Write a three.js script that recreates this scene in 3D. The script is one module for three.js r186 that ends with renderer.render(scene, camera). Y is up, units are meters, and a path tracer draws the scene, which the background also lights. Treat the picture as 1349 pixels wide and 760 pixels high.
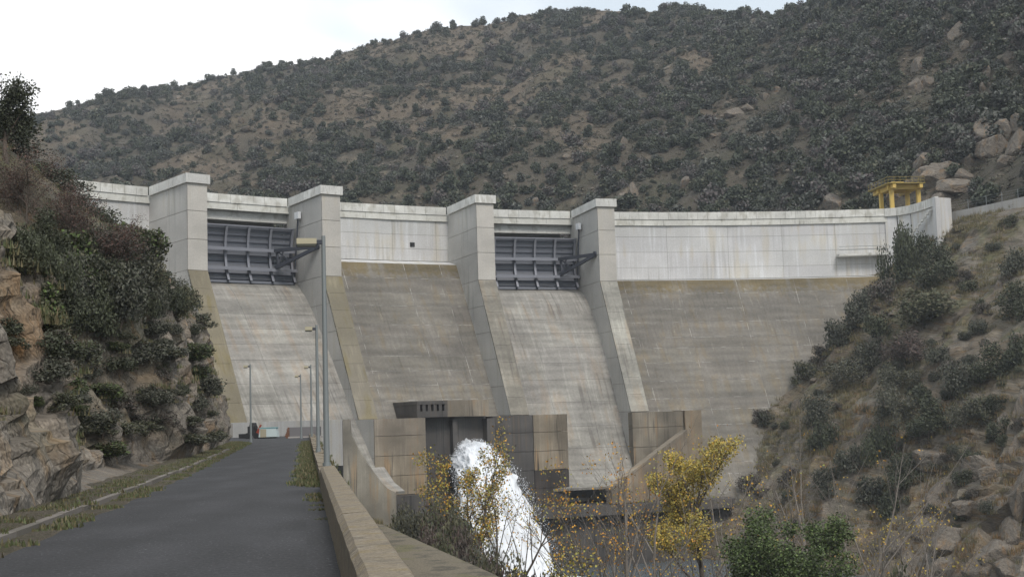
import * as THREE from 'three';
import { mergeGeometries } from 'three/addons/utils/BufferGeometryUtils.js';
import { createNoise2D, createNoise3D } from 'simplex-noise';

/* ------------------------------------------------------------------ camera, sky, sun, exposure */
const scene = new THREE.Scene();
const EYE = 1.6, FPX = 1700, IW = 1349, IH = 760;
const PITCH = Math.atan((551 - 380) / FPX), ROLL = THREE.MathUtils.degToRad(1.75);
const camera = new THREE.PerspectiveCamera(THREE.MathUtils.radToDeg(2 * Math.atan(380 / FPX)), 1024 / 576, 0.1, 4000);
camera.position.set(0, EYE, 0);
camera.rotation.order = 'YXZ';
camera.rotation.set(PITCH, 0, -ROLL);
camera.updateMatrixWorld(true);

const renderer = new THREE.WebGLRenderer({ antialias: true });
renderer.setSize(1024, 576);
renderer.shadowMap.enabled = true;
renderer.toneMapping = THREE.LinearToneMapping;
renderer.toneMappingExposure = 1.46;

function rng(seed) { let s = seed >>> 0; return () => { s = (s + 0x6d2b79f5) | 0; let t = Math.imul(s ^ (s >>> 15), 1 | s); t = (t + Math.imul(t ^ (t >>> 7), 61 | t)) ^ t; return ((t ^ (t >>> 14)) >>> 0) / 4294967296; }; }
const n2 = createNoise2D(rng(11)), n3 = createNoise3D(rng(12));
const fbm2 = (x, y, o = 4) => { let a = 0, w = 0.5, s = 0; for (let i = 0; i < o; i++) { a += w * n2(x, y); s += w; x *= 2.03; y *= 2.03; w *= 0.5; } return a / s; };
const fbm3 = (x, y, z, o = 4) => { let a = 0, w = 0.5, s = 0; for (let i = 0; i < o; i++) { a += w * n3(x, y, z); s += w; x *= 2.03; y *= 2.03; z *= 2.03; w *= 0.5; } return a / s; };
const { clamp, lerp, smoothstep, degToRad } = THREE.MathUtils;
const sst = (a, b, x) => { const t = clamp((x - a) / (b - a), 0, 1); return t * t * (3 - 2 * t); };

{ // bright overcast sky: white cloud with soft pale blue openings, the same all round
  const W = 1024, Hh = 512, data = new Float32Array(W * Hh * 4);
  for (let j = 0; j < Hh; j++) for (let i = 0; i < W; i++) {
    const az = ((i + 0.5) / W - 0.5) * 2 * Math.PI, el = ((j + 0.5) / Hh - 0.5) * Math.PI, c = Math.cos(el);
    const x = Math.cos(az) * c, y = Math.sin(el), z = Math.sin(az) * c, k = 1 / (Math.max(y, 0) + 0.25);
    let f = fbm3(x * k * 1.1 + 3.1, y * 2.2 + 1.7, z * k * 1.1 - 0.6, 5);
    const open = sst(-0.42, 0.28, f + 0.35 * n3(x * 1.3 + 5, y * 1.3, z * 1.3 + 2));
    const b = 0.95 - 0.30 * open, o = (j * W + i) * 4;
    data[o] = b * (0.985 - 0.17 * open); data[o + 1] = b * (0.99 - 0.07 * open); data[o + 2] = b * (1.0 + 0.02 * open); data[o + 3] = 1;
  }
  const t = new THREE.DataTexture(data, W, Hh, THREE.RGBAFormat, THREE.FloatType);
  t.mapping = THREE.EquirectangularReflectionMapping; t.magFilter = t.minFilter = THREE.LinearFilter; t.wrapS = THREE.RepeatWrapping; t.needsUpdate = true;
  scene.background = t; scene.environment = t;
}
const sun = new THREE.DirectionalLight(0xfff6ee, 1.5);
sun.position.set(55, 170, 0); sun.target.position.set(0, 0, -150);
sun.castShadow = true; sun.shadow.radius = 34; sun.shadow.mapSize.set(4096, 4096);
Object.assign(sun.shadow.camera, { left: -260, right: 260, top: 260, bottom: -260, near: 1, far: 900 });
scene.add(sun, sun.target);

scene.fog = new THREE.FogExp2(0xdde6f0, 0.00026);

/* ------------------------------------------------------------------ helpers */
const P3 = (x, y, d) => new THREE.Vector3(x, y, -d);
function pixDir(px, py) { return new THREE.Vector3((px - 674.5) / FPX, -(py - 380) / FPX, -1).applyQuaternion(camera.quaternion); }
const atDepth = (px, py, depth) => { const v = pixDir(px, py); return v.multiplyScalar(depth / -v.z).add(camera.position); };
const atHeight = (px, py, y) => { const v = pixDir(px, py); return v.multiplyScalar((y - EYE) / v.y).add(camera.position); };
function project(p) { const v = p.clone().sub(camera.position).applyQuaternion(camera.quaternion.clone().invert()); return [674.5 + FPX * v.x / -v.z, 380 - FPX * v.y / -v.z, -v.z]; }
const ray = new THREE.Raycaster();
function hit(px, py, meshes) { ray.set(camera.position.clone(), pixDir(px, py).normalize()); const h = ray.intersectObjects([].concat(meshes), false)[0]; return h ? h.point : null; }
const used = new Map();
function numbered(n) { const k = used.get(n) ?? 0; used.set(n, k + 1); return k ? n + '_' + String(k).padStart(3, '0') : n; }
function tag(o, label, category, group, kind) { o.userData = { label, category }; if (group) o.userData.group = group; if (kind) o.userData.kind = kind; return o; }
function mesh(name, g, m, parent) { const o = new THREE.Mesh(g, m); o.name = name; o.castShadow = o.receiveShadow = true; if (parent) parent.add(o); return o; }
function top(name, g, m) { const o = mesh(numbered(name), g, m); scene.add(o); return o; }
function structure(name, g, m, label) { const o = top(name, g, m); o.userData = { kind: 'structure', label, category: name.split('_').pop() }; return o; }
function thing(name, label, category, group, pos) { const o = new THREE.Group(); o.name = numbered(name); scene.add(o); if (pos) o.position.copy(pos); return tag(o, label, category, group); }
function copy(o, label, group) { const c = o.clone(); c.name = numbered(o.name.replace(/_\d{3}$/, '')); c.userData = { ...o.userData }; if (label) c.userData.label = label; if (group) c.userData.group = group; scene.add(c); return c; }
function geo(pos, idx, uv, col, nor) {
  const g = new THREE.BufferGeometry();
  g.setAttribute('position', new THREE.Float32BufferAttribute(pos, 3));
  if (uv) g.setAttribute('uv', new THREE.Float32BufferAttribute(uv, 2));
  if (col) g.setAttribute('color', new THREE.Float32BufferAttribute(col, 3));
  if (idx) g.setIndex(idx);
  if (nor) g.setAttribute('normal', new THREE.Float32BufferAttribute(nor, 3)); else g.computeVertexNormals();
  return g;
}
function flat(g) { const f = g.index ? g.toNonIndexed() : g; f.computeVertexNormals(); return f; }
// box from corner frame: origin o, edge vectors a, b, c
function frameBox(o, a, b, c) {
  const p = []; for (const k of [0, 1]) for (const j of [0, 1]) for (const i of [0, 1]) p.push(o.clone().addScaledVector(a, i).addScaledVector(b, j).addScaledVector(c, k));
  return quads([[p[0], p[1], p[3], p[2]], [p[5], p[4], p[6], p[7]], [p[4], p[0], p[2], p[6]], [p[1], p[5], p[7], p[3]], [p[2], p[3], p[7], p[6]], [p[4], p[5], p[1], p[0]]], undefined, 1);
}
// flat shaded quads; uv by dominant plane in metres / scale
function quads(list, centre, scale = 8) {
  const pos = [], uv = [], idx = [], nor = [];
  if (!centre) { centre = new THREE.Vector3(); let k = 0; for (const q of list) for (const p of q) { centre.add(p); k++; } centre.divideScalar(k); }
  for (const q of list) {
    let [a, b, c, d] = q; const e1 = b.clone().sub(a), e2 = d.clone().sub(a), n = e1.clone().cross(e2).normalize();
    const mid = a.clone().add(b).add(c).add(d).multiplyScalar(0.25).sub(centre);
    if (n.dot(mid) < 0) { [b, d] = [d, b]; n.negate(); }
    const k = pos.length / 3;
    for (const p of [a, b, c, d]) {
      pos.push(p.x, p.y, p.z); nor.push(n.x, n.y, n.z);
      const ax = Math.abs(n.x), ay = Math.abs(n.y), az = Math.abs(n.z);
      if (ay > ax && ay > az) uv.push(p.x / scale, p.z / scale); else if (ax > az) uv.push(p.z / scale, p.y / scale); else uv.push(p.x / scale, p.y / scale);
    }
    idx.push(k, k + 1, k + 2, k, k + 2, k + 3);
  }
  return geo(pos, idx, uv, null, nor);
}
// vertical prism over a plan polygon of [x, d], between heights (numbers or per corner arrays)
function prism(plan, y0, y1, scale) {
  const n = plan.length, lo = plan.map((p, i) => P3(p[0], Array.isArray(y0) ? y0[i] : y0, p[1])), hi = plan.map((p, i) => P3(p[0], Array.isArray(y1) ? y1[i] : y1, p[1]));
  const q = []; for (let i = 0; i < n; i++) { const j = (i + 1) % n; q.push([lo[i], lo[j], hi[j], hi[i]]); }
  if (n === 4) { q.push([hi[0], hi[1], hi[2], hi[3]], [lo[0], lo[1], lo[2], lo[3]]); }
  else { for (let i = 1; i + 1 < n; i++) { q.push([hi[0], hi[i], hi[i + 1], hi[i + 1]], [lo[0], lo[i], lo[i + 1], lo[i + 1]]); } }
  return quads(q, undefined, scale);
}
// extruded polygon in a vertical plane: list of [a, y], frame origin (x,d), direction (dx,dd), thickness along normal
function plate(poly, org, dir, thick, scale = 8) {
  const nx = -dir[1], nd = dir[0], sh = new THREE.Shape(poly.map((p) => new THREE.Vector2(p[0], p[1])));
  const g = new THREE.ExtrudeGeometry(sh, { depth: thick, bevelEnabled: false });
  const p = g.attributes.position, uv = g.attributes.uv;
  for (let i = 0; i < p.count; i++) { const a = p.getX(i), y = p.getY(i), c = p.getZ(i); uv.setXY(i, (a + c) / scale, y / scale); p.setXYZ(i, org[0] + dir[0] * a + nx * c, y, -(org[1] + dir[1] * a + nd * c)); }
  g.computeVertexNormals(); return g;
}
function tube(a, b, r0, r1, sides = 6, open = false) {
  const dir = b.clone().sub(a), L = dir.length(); const g = new THREE.CylinderGeometry(r1, r0, L, sides, 1, open);
  g.translate(0, L / 2, 0); g.applyQuaternion(new THREE.Quaternion().setFromUnitVectors(new THREE.Vector3(0, 1, 0), dir.normalize())); g.translate(a.x, a.y, a.z); return g;
}
const bar = (a, b, w, h) => { const dir = b.clone().sub(a), L = dir.length(), g = new THREE.BoxGeometry(w, h, L); g.translate(0, 0, L / 2); const m = new THREE.Matrix4().lookAt(b, a, new THREE.Vector3(0, 1, 0)); g.applyMatrix4(m); g.translate(a.x, a.y, a.z); return g; };

/* ------------------------------------------------------------------ textures and materials */
const hash = (i, j, k, s) => { let h = Math.imul(i, 374761393) ^ Math.imul(j, 668265263) ^ Math.imul(k, 2147483647 ^ 0x5bd1e995) ^ Math.imul(s, 1274126177); h = Math.imul(h ^ (h >>> 13), 1274126177); h ^= h >>> 16; return (h >>> 0) / 4294967296; };

function tex(w, h, fn, srgb = true) {
  const d = new Uint8Array(w * h * 4);
  for (let j = 0; j < h; j++) for (let i = 0; i < w; i++) { const c = fn(i / w, j / h), o = (j * w + i) * 4; for (let k = 0; k < 3; k++) d[o + k] = clamp(Math.round(c[k] * 255), 0, 255); d[o + 3] = 255; }
  const t = new THREE.DataTexture(d, w, h); t.wrapS = t.wrapT = THREE.MirroredRepeatWrapping; t.magFilter = THREE.LinearFilter; t.minFilter = THREE.LinearMipmapLinearFilter; if (srgb) t.colorSpace = THREE.SRGBColorSpace; t.needsUpdate = true; return t;
}
const mix3 = (a, b, t) => [lerp(a[0], b[0], t), lerp(a[1], b[1], t), lerp(a[2], b[2], t)];
// concrete: u, v in metres over a 48 x 24 m tile
function concrete({ base, stain, stainAmt = 0.5, dark, darkAmt = 0.3, light, lightAmt = 0.2, streak = 1, seed = 0, flow = 0.05, blot = 0.18, moss = 0, drips = 0 }) {
  return tex(1024, 512, (u, v) => {
    const x = u * 48 + seed * 57, y = v * 24 + seed * 31;
    let c = base.slice();
    const big = fbm2(x * 0.09, y * 0.13, 4), fine = n2(x * 3.1, y * 3.1) * 0.5 + n2(x * 7.3, y * 7.3) * 0.5;
    const st = fbm2(x * 0.55, y * flow + 7, 3), st2 = n2(x * 1.9 + 40, y * flow * 1.6), gate = sst(-0.2, 0.5, fbm2(x * 0.11 + 9, y * 0.05 + 3, 2));
    c = mix3(c, stain, stainAmt * sst(0.05, 0.6, st * 0.8 + big * 0.5) );
    c = mix3(c, dark, darkAmt * streak * gate * sst(0.1, 0.8, st2 * 0.7 + st * 0.4));
    c = mix3(c, light, lightAmt * sst(0.25, 0.75, -st + 0.35 * n2(x * 2.7, y * flow * 2 + 11)));
    if (drips) c = mix3(c, [0.66, 0.65, 0.62], drips * sst(0.62, 0.8, n2(x * 1.15 + 5, y * 0.22)) * sst(-0.1, 0.4, n2(x * 0.2, y * 0.3 + 9)) * (0.6 + 0.4 * fine));
    if (moss) { const e = y - seed * 31; c = mix3(c, [0.40, 0.34, 0.20], moss * sst(2.4, 0.2, e + 1.5 * fbm2(x * 0.8, y * 0.8, 4) - 0.5) * sst(-0.35, 0.25, fbm2(x * 0.35 + 3, 2, 3) + 0.25)); }
    const m = 1 + blot * big + 0.05 * fine + (drips ? 0.075 * n2(x * 0.12 + 8, y * 0.85) + 0.04 * n2(x * 1.4, y * 1.9) : 0);
    return c.map((q) => q * m);
  });
}
const TX = {
  wall: concrete({ base: [0.745, 0.745, 0.74], stain: [0.71, 0.685, 0.63], stainAmt: 0.6, dark: [0.52, 0.52, 0.51], darkAmt: 0.3, light: [0.82, 0.83, 0.84], lightAmt: 0.5, seed: 1, blot: 0.08 }),
  cap: concrete({ base: [0.78, 0.78, 0.76], stain: [0.60, 0.59, 0.55], stainAmt: 0.5, dark: [0.42, 0.42, 0.40], darkAmt: 0.45, light: [0.84, 0.84, 0.83], lightAmt: 0.4, seed: 2, flow: 0.35, blot: 0.12 }),
  pier: concrete({ base: [0.685, 0.675, 0.655], stain: [0.64, 0.62, 0.56], stainAmt: 0.4, dark: [0.47, 0.48, 0.47], darkAmt: 0.35, light: [0.71, 0.71, 0.69], lightAmt: 0.3, seed: 3, blot: 0.10 }),
  face: concrete({ base: [0.445, 0.43, 0.40], stain: [0.455, 0.415, 0.345], stainAmt: 0.6, dark: [0.34, 0.33, 0.31], darkAmt: 0.45, light: [0.52, 0.51, 0.49], lightAmt: 0.25, seed: 4, blot: 0.13, flow: 0.12, moss: 0.55, drips: 0.4 }),
  chute: concrete({ base: [0.545, 0.535, 0.51], stain: [0.54, 0.49, 0.43], stainAmt: 0.55, dark: [0.36, 0.345, 0.33], darkAmt: 0.65, light: [0.66, 0.65, 0.62], lightAmt: 0.4, seed: 5, blot: 0.17, flow: 0.06, drips: 0.35 }),
  strip: concrete({ base: [0.475, 0.45, 0.395], stain: [0.45, 0.415, 0.31], stainAmt: 0.8, dark: [0.40, 0.37, 0.30], darkAmt: 0.4, light: [0.60, 0.57, 0.50], lightAmt: 0.3, seed: 6, blot: 0.14, flow: 0.15 }),
  toe: concrete({ base: [0.50, 0.475, 0.43], stain: [0.51, 0.43, 0.335], stainAmt: 0.7, dark: [0.20, 0.195, 0.19], darkAmt: 0.95, light: [0.62, 0.60, 0.56], lightAmt: 0.35, seed: 7, blot: 0.28, flow: 0.07 }),
  wet: concrete({ base: [0.30, 0.29, 0.28], stain: [0.36, 0.32, 0.27], stainAmt: 0.5, dark: [0.13, 0.13, 0.13], darkAmt: 0.8, light: [0.42, 0.41, 0.39], lightAmt: 0.25, seed: 8, blot: 0.25, flow: 0.06 }),  // wet concrete; its dark colour also stands for shade on outlet house and sill
};
const detail = (sc, f) => { const t = tex(1024, 1024, f); t.wrapS = t.wrapT = THREE.MirroredRepeatWrapping; return t; };
const cellEdge = (x, y) => { const ix = Math.floor(x), iy = Math.floor(y); let d1 = 9, d2 = 9; for (let a = -1; a <= 1; a++) for (let b = -1; b <= 1; b++) { const i = ix + a, j = iy + b, dx = x - i - hash(i, j, 3, 1), dy = y - j - hash(i, j, 3, 2), d = Math.sqrt(dx * dx + dy * dy); if (d < d1) { d2 = d1; d1 = d; } else if (d < d2) d2 = d; } return d2 - d1; };
// mineral grain and lichen of rock over 10 m; its relief has the fractures
const rockMap = detail(10, (u, v) => { const x = u * 10, y = v * 10, l = sst(0.25, 0.6, fbm2(x * 1.6 + 60, y * 1.6, 4)), o = sst(0.2, 0.7, fbm2(x * 0.7 + 20, y * 0.5, 4)); let c = [0.78, 0.77, 0.75]; c = mix3(c, [0.92, 0.91, 0.88], l * 0.8); c = mix3(c, [0.84, 0.70, 0.52], o * 0.6); c = mix3(c, [0.52, 0.51, 0.50], 0.8 * sst(0.3, 0.7, fbm2(x * 2.3, y * 1.1 + 90, 4))); const f = 1 + 0.14 * n2(x * 12, y * 12) + 0.10 * n2(x * 31, y * 31); return c.map((q) => q * f); });
const rockBump = (() => { const t = tex(1024, 1024, (u, v) => { const x = u * 10, y = v * 10, wx = x + 0.35 * fbm2(x, y, 3), wy = y + 0.35 * fbm2(x + 9, y, 3); const a = 0.30 * sst(0, 0.10, cellEdge(wx * 0.9, wy * 0.55)) + 0.2 * sst(0, 0.12, cellEdge(wx * 2.6 + 4, wy * 1.7)) + 0.28 * (0.5 + 0.5 * fbm2(x * 1.5, y * 1.5, 5)) + 0.12 * (0.5 + 0.5 * n2(x * 14, y * 14)); return [a, a, a]; }, false); return t; })();
// stones, litter and grass flecks of open ground over 12 m
const soilMap = detail(12, (u, v) => { const x = u * 12, y = v * 12; let c = [0.76, 0.73, 0.69]; c = mix3(c, [0.60, 0.62, 0.46], 0.85 * sst(0.05, 0.5, fbm2(x * 1.1, y * 1.1, 4))); c = mix3(c, [0.93, 0.89, 0.83], sst(0.45, 0.6, n2(x * 3.1 + 9, y * 3.1)) * 0.8); c = mix3(c, [0.50, 0.47, 0.43], 0.7 * sst(0.2, 0.6, fbm2(x * 2.4 + 70, y * 2.4, 3))); const f = 1 + 0.2 * n2(x * 9, y * 9) + 0.14 * n2(x * 23, y * 23); return c.map((q) => q * f); });
const soilBump = tex(512, 512, (u, v) => { const x = u * 12, y = v * 12, a = 0.5 + 0.25 * fbm2(x * 1.2, y * 1.2, 4) + 0.2 * fbm2(x * 5, y * 5, 3); return [a, a, a]; }, false);
const grain = tex(512, 512, (u, v) => { const x = u * 6, y = v * 6; const a = 0.5 + 0.22 * fbm2(x * 4, y * 4, 4) + 0.2 * n2(x * 31, y * 31); return [a, a, a]; }, false);
const conc = (map, extra = {}) => new THREE.MeshStandardMaterial({ map, vertexColors: true, roughness: 0.92, ...extra });
const M = {
  wall: conc(TX.wall), cap: conc(TX.cap), pier: conc(TX.pier), face: conc(TX.face), chute: conc(TX.chute), strip: conc(TX.strip), toe: conc(TX.toe), wet: conc(TX.wet, { roughness: 0.6 }),
  jointDark: new THREE.MeshStandardMaterial({ color: 0x85827c, roughness: 0.95 }), jointLight: new THREE.MeshStandardMaterial({ map: tex(512, 512, (u, v) => { const x = u * 48, y = v * 24, a = 0.44 + 0.26 * sst(-0.1, 0.5, fbm2(x * 0.35, y * 0.35 + 5, 4)) + 0.05 * n2(x * 3, y * 3); return [a, a * 0.985, a * 0.955]; }), roughness: 0.95 }),
  steel: new THREE.MeshStandardMaterial({ color: 0x5c616a, roughness: 0.6, metalness: 0.25, side: THREE.DoubleSide }), steelLight: new THREE.MeshStandardMaterial({ color: 0x83858c, roughness: 0.5, metalness: 0.3 }), steelDark: new THREE.MeshStandardMaterial({ color: 0x40434b, roughness: 0.55, metalness: 0.3 }),
  skin: new THREE.MeshStandardMaterial({ color: 0x6a6e76, roughness: 0.65, metalness: 0.15, side: THREE.DoubleSide }),
  galv: new THREE.MeshStandardMaterial({ color: 0x858b8b, roughness: 0.55, metalness: 0.35 }), lampBeige: new THREE.MeshStandardMaterial({ color: 0xb0a98f, roughness: 0.5 }), lampGlass: new THREE.MeshStandardMaterial({ color: 0x4a4a3e, roughness: 0.3 }),
  yellow: new THREE.MeshStandardMaterial({ color: 0xc4a85a, roughness: 0.55 }), yellowDark: new THREE.MeshStandardMaterial({ color: 0x8a7a3c, roughness: 0.6 }),
  white: new THREE.MeshStandardMaterial({ color: 0xcfd2d4, roughness: 0.6 }), black: new THREE.MeshStandardMaterial({ color: 0x1b1b1d, roughness: 0.7 }),
  rock: new THREE.MeshStandardMaterial({ vertexColors: true, map: rockMap, bumpMap: rockBump, bumpScale: 0.14, roughness: 0.95 }), leaf: new THREE.MeshStandardMaterial({ vertexColors: true, roughness: 0.75, side: THREE.DoubleSide }),
  bark: new THREE.MeshStandardMaterial({ color: 0x5a5148, roughness: 0.9 }), barkPale: new THREE.MeshStandardMaterial({ color: 0x7b746c, roughness: 0.9 }),
  soil: new THREE.MeshStandardMaterial({ vertexColors: true, map: soilMap, bumpMap: soilBump, bumpScale: 0.35, roughness: 0.97 }),
};

/* ------------------------------------------------------------------ the road frame and the valley terrain */
const RD = [Math.sin(degToRad(-9.27)), Math.cos(degToRad(-9.27))], RN = [RD[1], -RD[0]];
const road = (t, L, y) => P3(t * RD[0] + L * RN[0], y, t * RD[1] + L * RN[1]);
const roadY = (t) => 0.42 * sst(35, 115, t);
function grid(nu, nv, fn, uvScale) { // fn(i/nu, j/nv) -> {p, c, uv}
  const pos = [], col = [], uv = [], idx = [];
  for (let j = 0; j <= nv; j++) for (let i = 0; i <= nu; i++) { const r = fn(i / nu, j / nv); pos.push(r.p.x, r.p.y, r.p.z); if (r.c) col.push(...r.c); if (r.uv) uv.push(...r.uv); }
  for (let j = 0; j < nv; j++) for (let i = 0; i < nu; i++) { const a = j * (nu + 1) + i, b = a + 1, c = a + nu + 1, d = c + 1; idx.push(a, b, d, a, d, c); }
  return geo(pos, idx, uv.length ? uv : null, col.length ? col : null);
}
function blocky(x, y, z) { // nearest cell: its own offset and tilt, so rock breaks into faces
  const ix = Math.floor(x), iy = Math.floor(y), iz = Math.floor(z); let best = 9, o = 0;
  for (let a = -1; a <= 1; a++) for (let b = -1; b <= 1; b++) for (let c = -1; c <= 1; c++) {
    const i = ix + a, j = iy + b, k = iz + c, dx = x - i - hash(i, j, k, 1), dy = y - j - hash(i, j, k, 2), dz = z - k - hash(i, j, k, 3), d = dx * dx + dy * dy + dz * dz;
    if (d < best) { best = d; o = (hash(i, j, k, 4) - 0.5) * 1.3 + dx * (hash(i, j, k, 5) - 0.5) * 1.6 + dy * (hash(i, j, k, 6) - 0.5) * 1.6 + dz * (hash(i, j, k, 7) - 0.5) * 1.6; }
  }
  return o;
}
const ROCK = { grey: [0.165, 0.152, 0.135], ochre: [0.225, 0.16, 0.10], pale: [0.25, 0.22, 0.185], dark: [0.09, 0.083, 0.075], moss: [0.085, 0.09, 0.04] };
function rockColour(x, y, z, k = 1) {
  let c = mix3(ROCK.grey, ROCK.pale, sst(0, 0.6, fbm3(x * 0.35 * k, y * 0.35 * k, z * 0.35 * k, 3)));
  c = mix3(c, ROCK.ochre, 0.8 * sst(0.15, 0.55, fbm3(x * 0.22 * k + 30, y * 0.3 * k, z * 0.22 * k, 3)));
  c = mix3(c, ROCK.dark, 0.55 * sst(0.2, 0.6, fbm3(x * 0.9 * k, y * 0.5 * k + 50, z * 0.9 * k, 3)));
  const f = 1 + 0.22 * n3(x * 3 * k, y * 3 * k, z * 3 * k); return c.map((q) => q * f);
}
const SOIL = { brown: [0.10, 0.083, 0.066], tan: [0.15, 0.127, 0.098], grey: [0.125, 0.116, 0.105], grass: [0.085, 0.09, 0.042], dead: [0.16, 0.125, 0.075] };
function soilColour(x, y, z, green = 0) {
  let c = mix3(SOIL.brown, SOIL.grey, sst(-0.2, 0.5, fbm3(x * 0.12, y * 0.12, z * 0.12, 3)));
  c = mix3(c, SOIL.tan, 0.7 * sst(0.1, 0.6, fbm3(x * 0.3 + 9, y * 0.3, z * 0.3, 3)));
  c = mix3(c, SOIL.grass, clamp(sst(0.0, 0.5, fbm3(x * 0.18 + 70, y * 0.18, z * 0.18, 3)) * 0.6 + green, 0, 1));
  const f = 1 + 0.25 * n3(x * 2.1, y * 2.1, z * 2.1); return c.map((q) => q * f);
}

structure('ground', grid(8, 8, (u, v) => { const x = (u - 0.5) * 5000, d = (v - 0.5) * 5000; return { p: P3(x, -19, d), c: SOIL.brown, uv: [x / 12, d / 12] }; }), M.soil, 'bare valley ground far around the dam');

// mountain behind the reservoir, laid out by compass direction from the road bend
const SKY = [[-60, 7], [-40, 9], [-30, 11], [-21.8, 13.0], [-20, 13.55], [-17.9, 14.05], [-15, 14.55], [-12.4, 15.4], [-10.4, 15.8], [-8, 16.15], [-5.7, 16.8], [-2.2, 17.4], [1.3, 17.95], [4.7, 18.0], [8.1, 17.7], [11.5, 17.15], [12.2, 17.0], [13.2, 17.4], [16, 18.6], [22.8, 20.6], [30, 22], [45, 22], [60, 20]];
const R1 = [[-60, 600], [-22, 560], [-8, 500], [4, 470], [10, 440], [13, 390], [16, 350], [23, 300], [35, 270], [60, 260]];
const R0 = [[-60, 230], [-22, 245], [0, 238], [10, 222], [16, 213], [20, 206], [23.6, 187], [29.5, 170], [39.8, 154], [60, 140]];
const H0 = [[-60, 26], [0, 24], [10, 26], [15, 30], [20, 31], [60, 27]];
const tab = (T, x) => { if (x <= T[0][0]) return T[0][1]; for (let i = 1; i < T.length; i++) if (x <= T[i][0]) return lerp(T[i - 1][1], T[i][1], (x - T[i - 1][0]) / (T[i][0] - T[i - 1][0])); return T[T.length - 1][1]; };
function mountainAt(az, t) {
  const r0 = tab(R0, az), r1 = tab(R1, az), h0 = tab(H0, az), h1 = EYE + r1 * Math.tan(degToRad(tab(SKY, az))) - 2.2;
  let r = lerp(r0, r1, t), a = degToRad(az), x = r * Math.sin(a), d = r * Math.cos(a);
  let y = t <= 1 ? h0 + (h1 - h0) * (t > 0 ? Math.pow(t, 0.97) : t) : h1 - (t - 1) * 260 * (t - 0.8);
  const w = clamp(t * 6, 0, 1) * clamp((1.06 - t) * 4, 0.12, 1);
  y += w * (9 * fbm2(x * 0.011 + 4, d * 0.006 + 2, 3) + 3.2 * fbm2(x * 0.04, d * 0.04, 3)) + clamp(t * 9, 0, 1) * 0.9 * fbm2(x * 0.16, d * 0.16, 3);
  return P3(x, y, d);
}
const bare = (az, t) => { // where the scrub opens on grass and stones
  const p = fbm2(az * 0.16 + 2, t * 3.2 + 5, 3);
  return clamp(0.46 + 0.9 * p + 0.42 * Math.exp(-(((az + 2.5 + (t - 0.55) * -14) / 5.5) ** 2) - (((t - 0.58) / 0.17) ** 2)) - 0.35 * sst(5, 12, az) - 0.3 * sst(0.3, 0.05, t), 0, 1);
};
const mountain = structure('mountain', grid(440, 170, (u, v) => {
  const az = -58 + u * 116, t = -0.012 + v * 1.31, p = mountainAt(az, t), b = bare(az, t);
  let c = mix3([0.088, 0.082, 0.07], [0.142, 0.121, 0.10], sst(0.35, 0.9, b)); c = mix3(c, [0.07, 0.073, 0.05], 0.6 * sst(0, 0.5, fbm2(p.x * 0.05 + 20, p.z * 0.05, 3)));
  c = mix3(c, [0.20, 0.175, 0.15], 0.7 * sst(0.35, 0.7, fbm2(p.x * 0.13, p.z * 0.13 + 44, 3))); const f = 1 + 0.3 * n2(p.x * 0.9, p.z * 0.9);
  return { p, c: c.map((q) => q * f * 1.58), uv: [p.x / 12, -p.z / 12 + p.y / 12] };
}), M.soil, 'scrub covered mountain rising behind the dam');

// left hill beside the road: cut rock below, slope above
const hillQ0 = (t) => 2.6 * sst(35, 38, t) * (1 - sst(56, 61, t)) + (t > 95 ? (t - 95) * 1.35 : 0);
const hillHc = (t) => lerp(lerp(6.4, 3.0, sst(34, 39, t)), 9.5, sst(50, 61, t)) * (1 - 0.3 * sst(95, 125, t));
const hillRun = (t) => lerp(lerp(2.0, 3.2, sst(35, 39, t)), 2.5, sst(52, 60, t));
function hillAt(t, w) {
  const hc = hillHc(t), run = hillRun(t), q0 = hillQ0(t); let q, h;
  if (w < 0) { q = w * 3; h = -0.5; }
  else if (w < 1) { q = run * Math.pow(w, 1.3); h = hc * w; }
  else { const e = w - 1; q = run + e * 10; h = hc + (q - run) * 0.9; if (q > 18) h = hc + (18 - run) * 0.9 + (q - 18) * 0.4; }
  const p = road(t, -(5.35 + q0 + q), roadY(t) + 0.12 + h);
  const k = w < 0 ? 0 : w < 1 ? Math.min(1, w * 9) : lerp(1, 0.45, Math.min(1, (w - 1) * 2));
  const b = 0.9 * blocky(p.x * 0.42, p.y * 0.16, p.z * 0.42) + 0.5 * blocky(p.x * 0.95 + 7, p.y * 0.34, p.z * 0.95) + 0.2 * blocky(p.x * 2.3 + 7, p.y * 1.1, p.z * 2.3) + 0.5 * fbm3(p.x * 0.18, p.y * 0.18, p.z * 0.18, 2) + 0.1 * n3(p.x * 3, p.y * 3, p.z * 3);
  const out = b * k * (w < 1 ? 0.8 : 0.45);
  p.x += RN[0] * out; p.z -= RN[1] * out; p.y += w > 1 ? out * 0.8 : 0.2 * out;
  return p;
}
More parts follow.
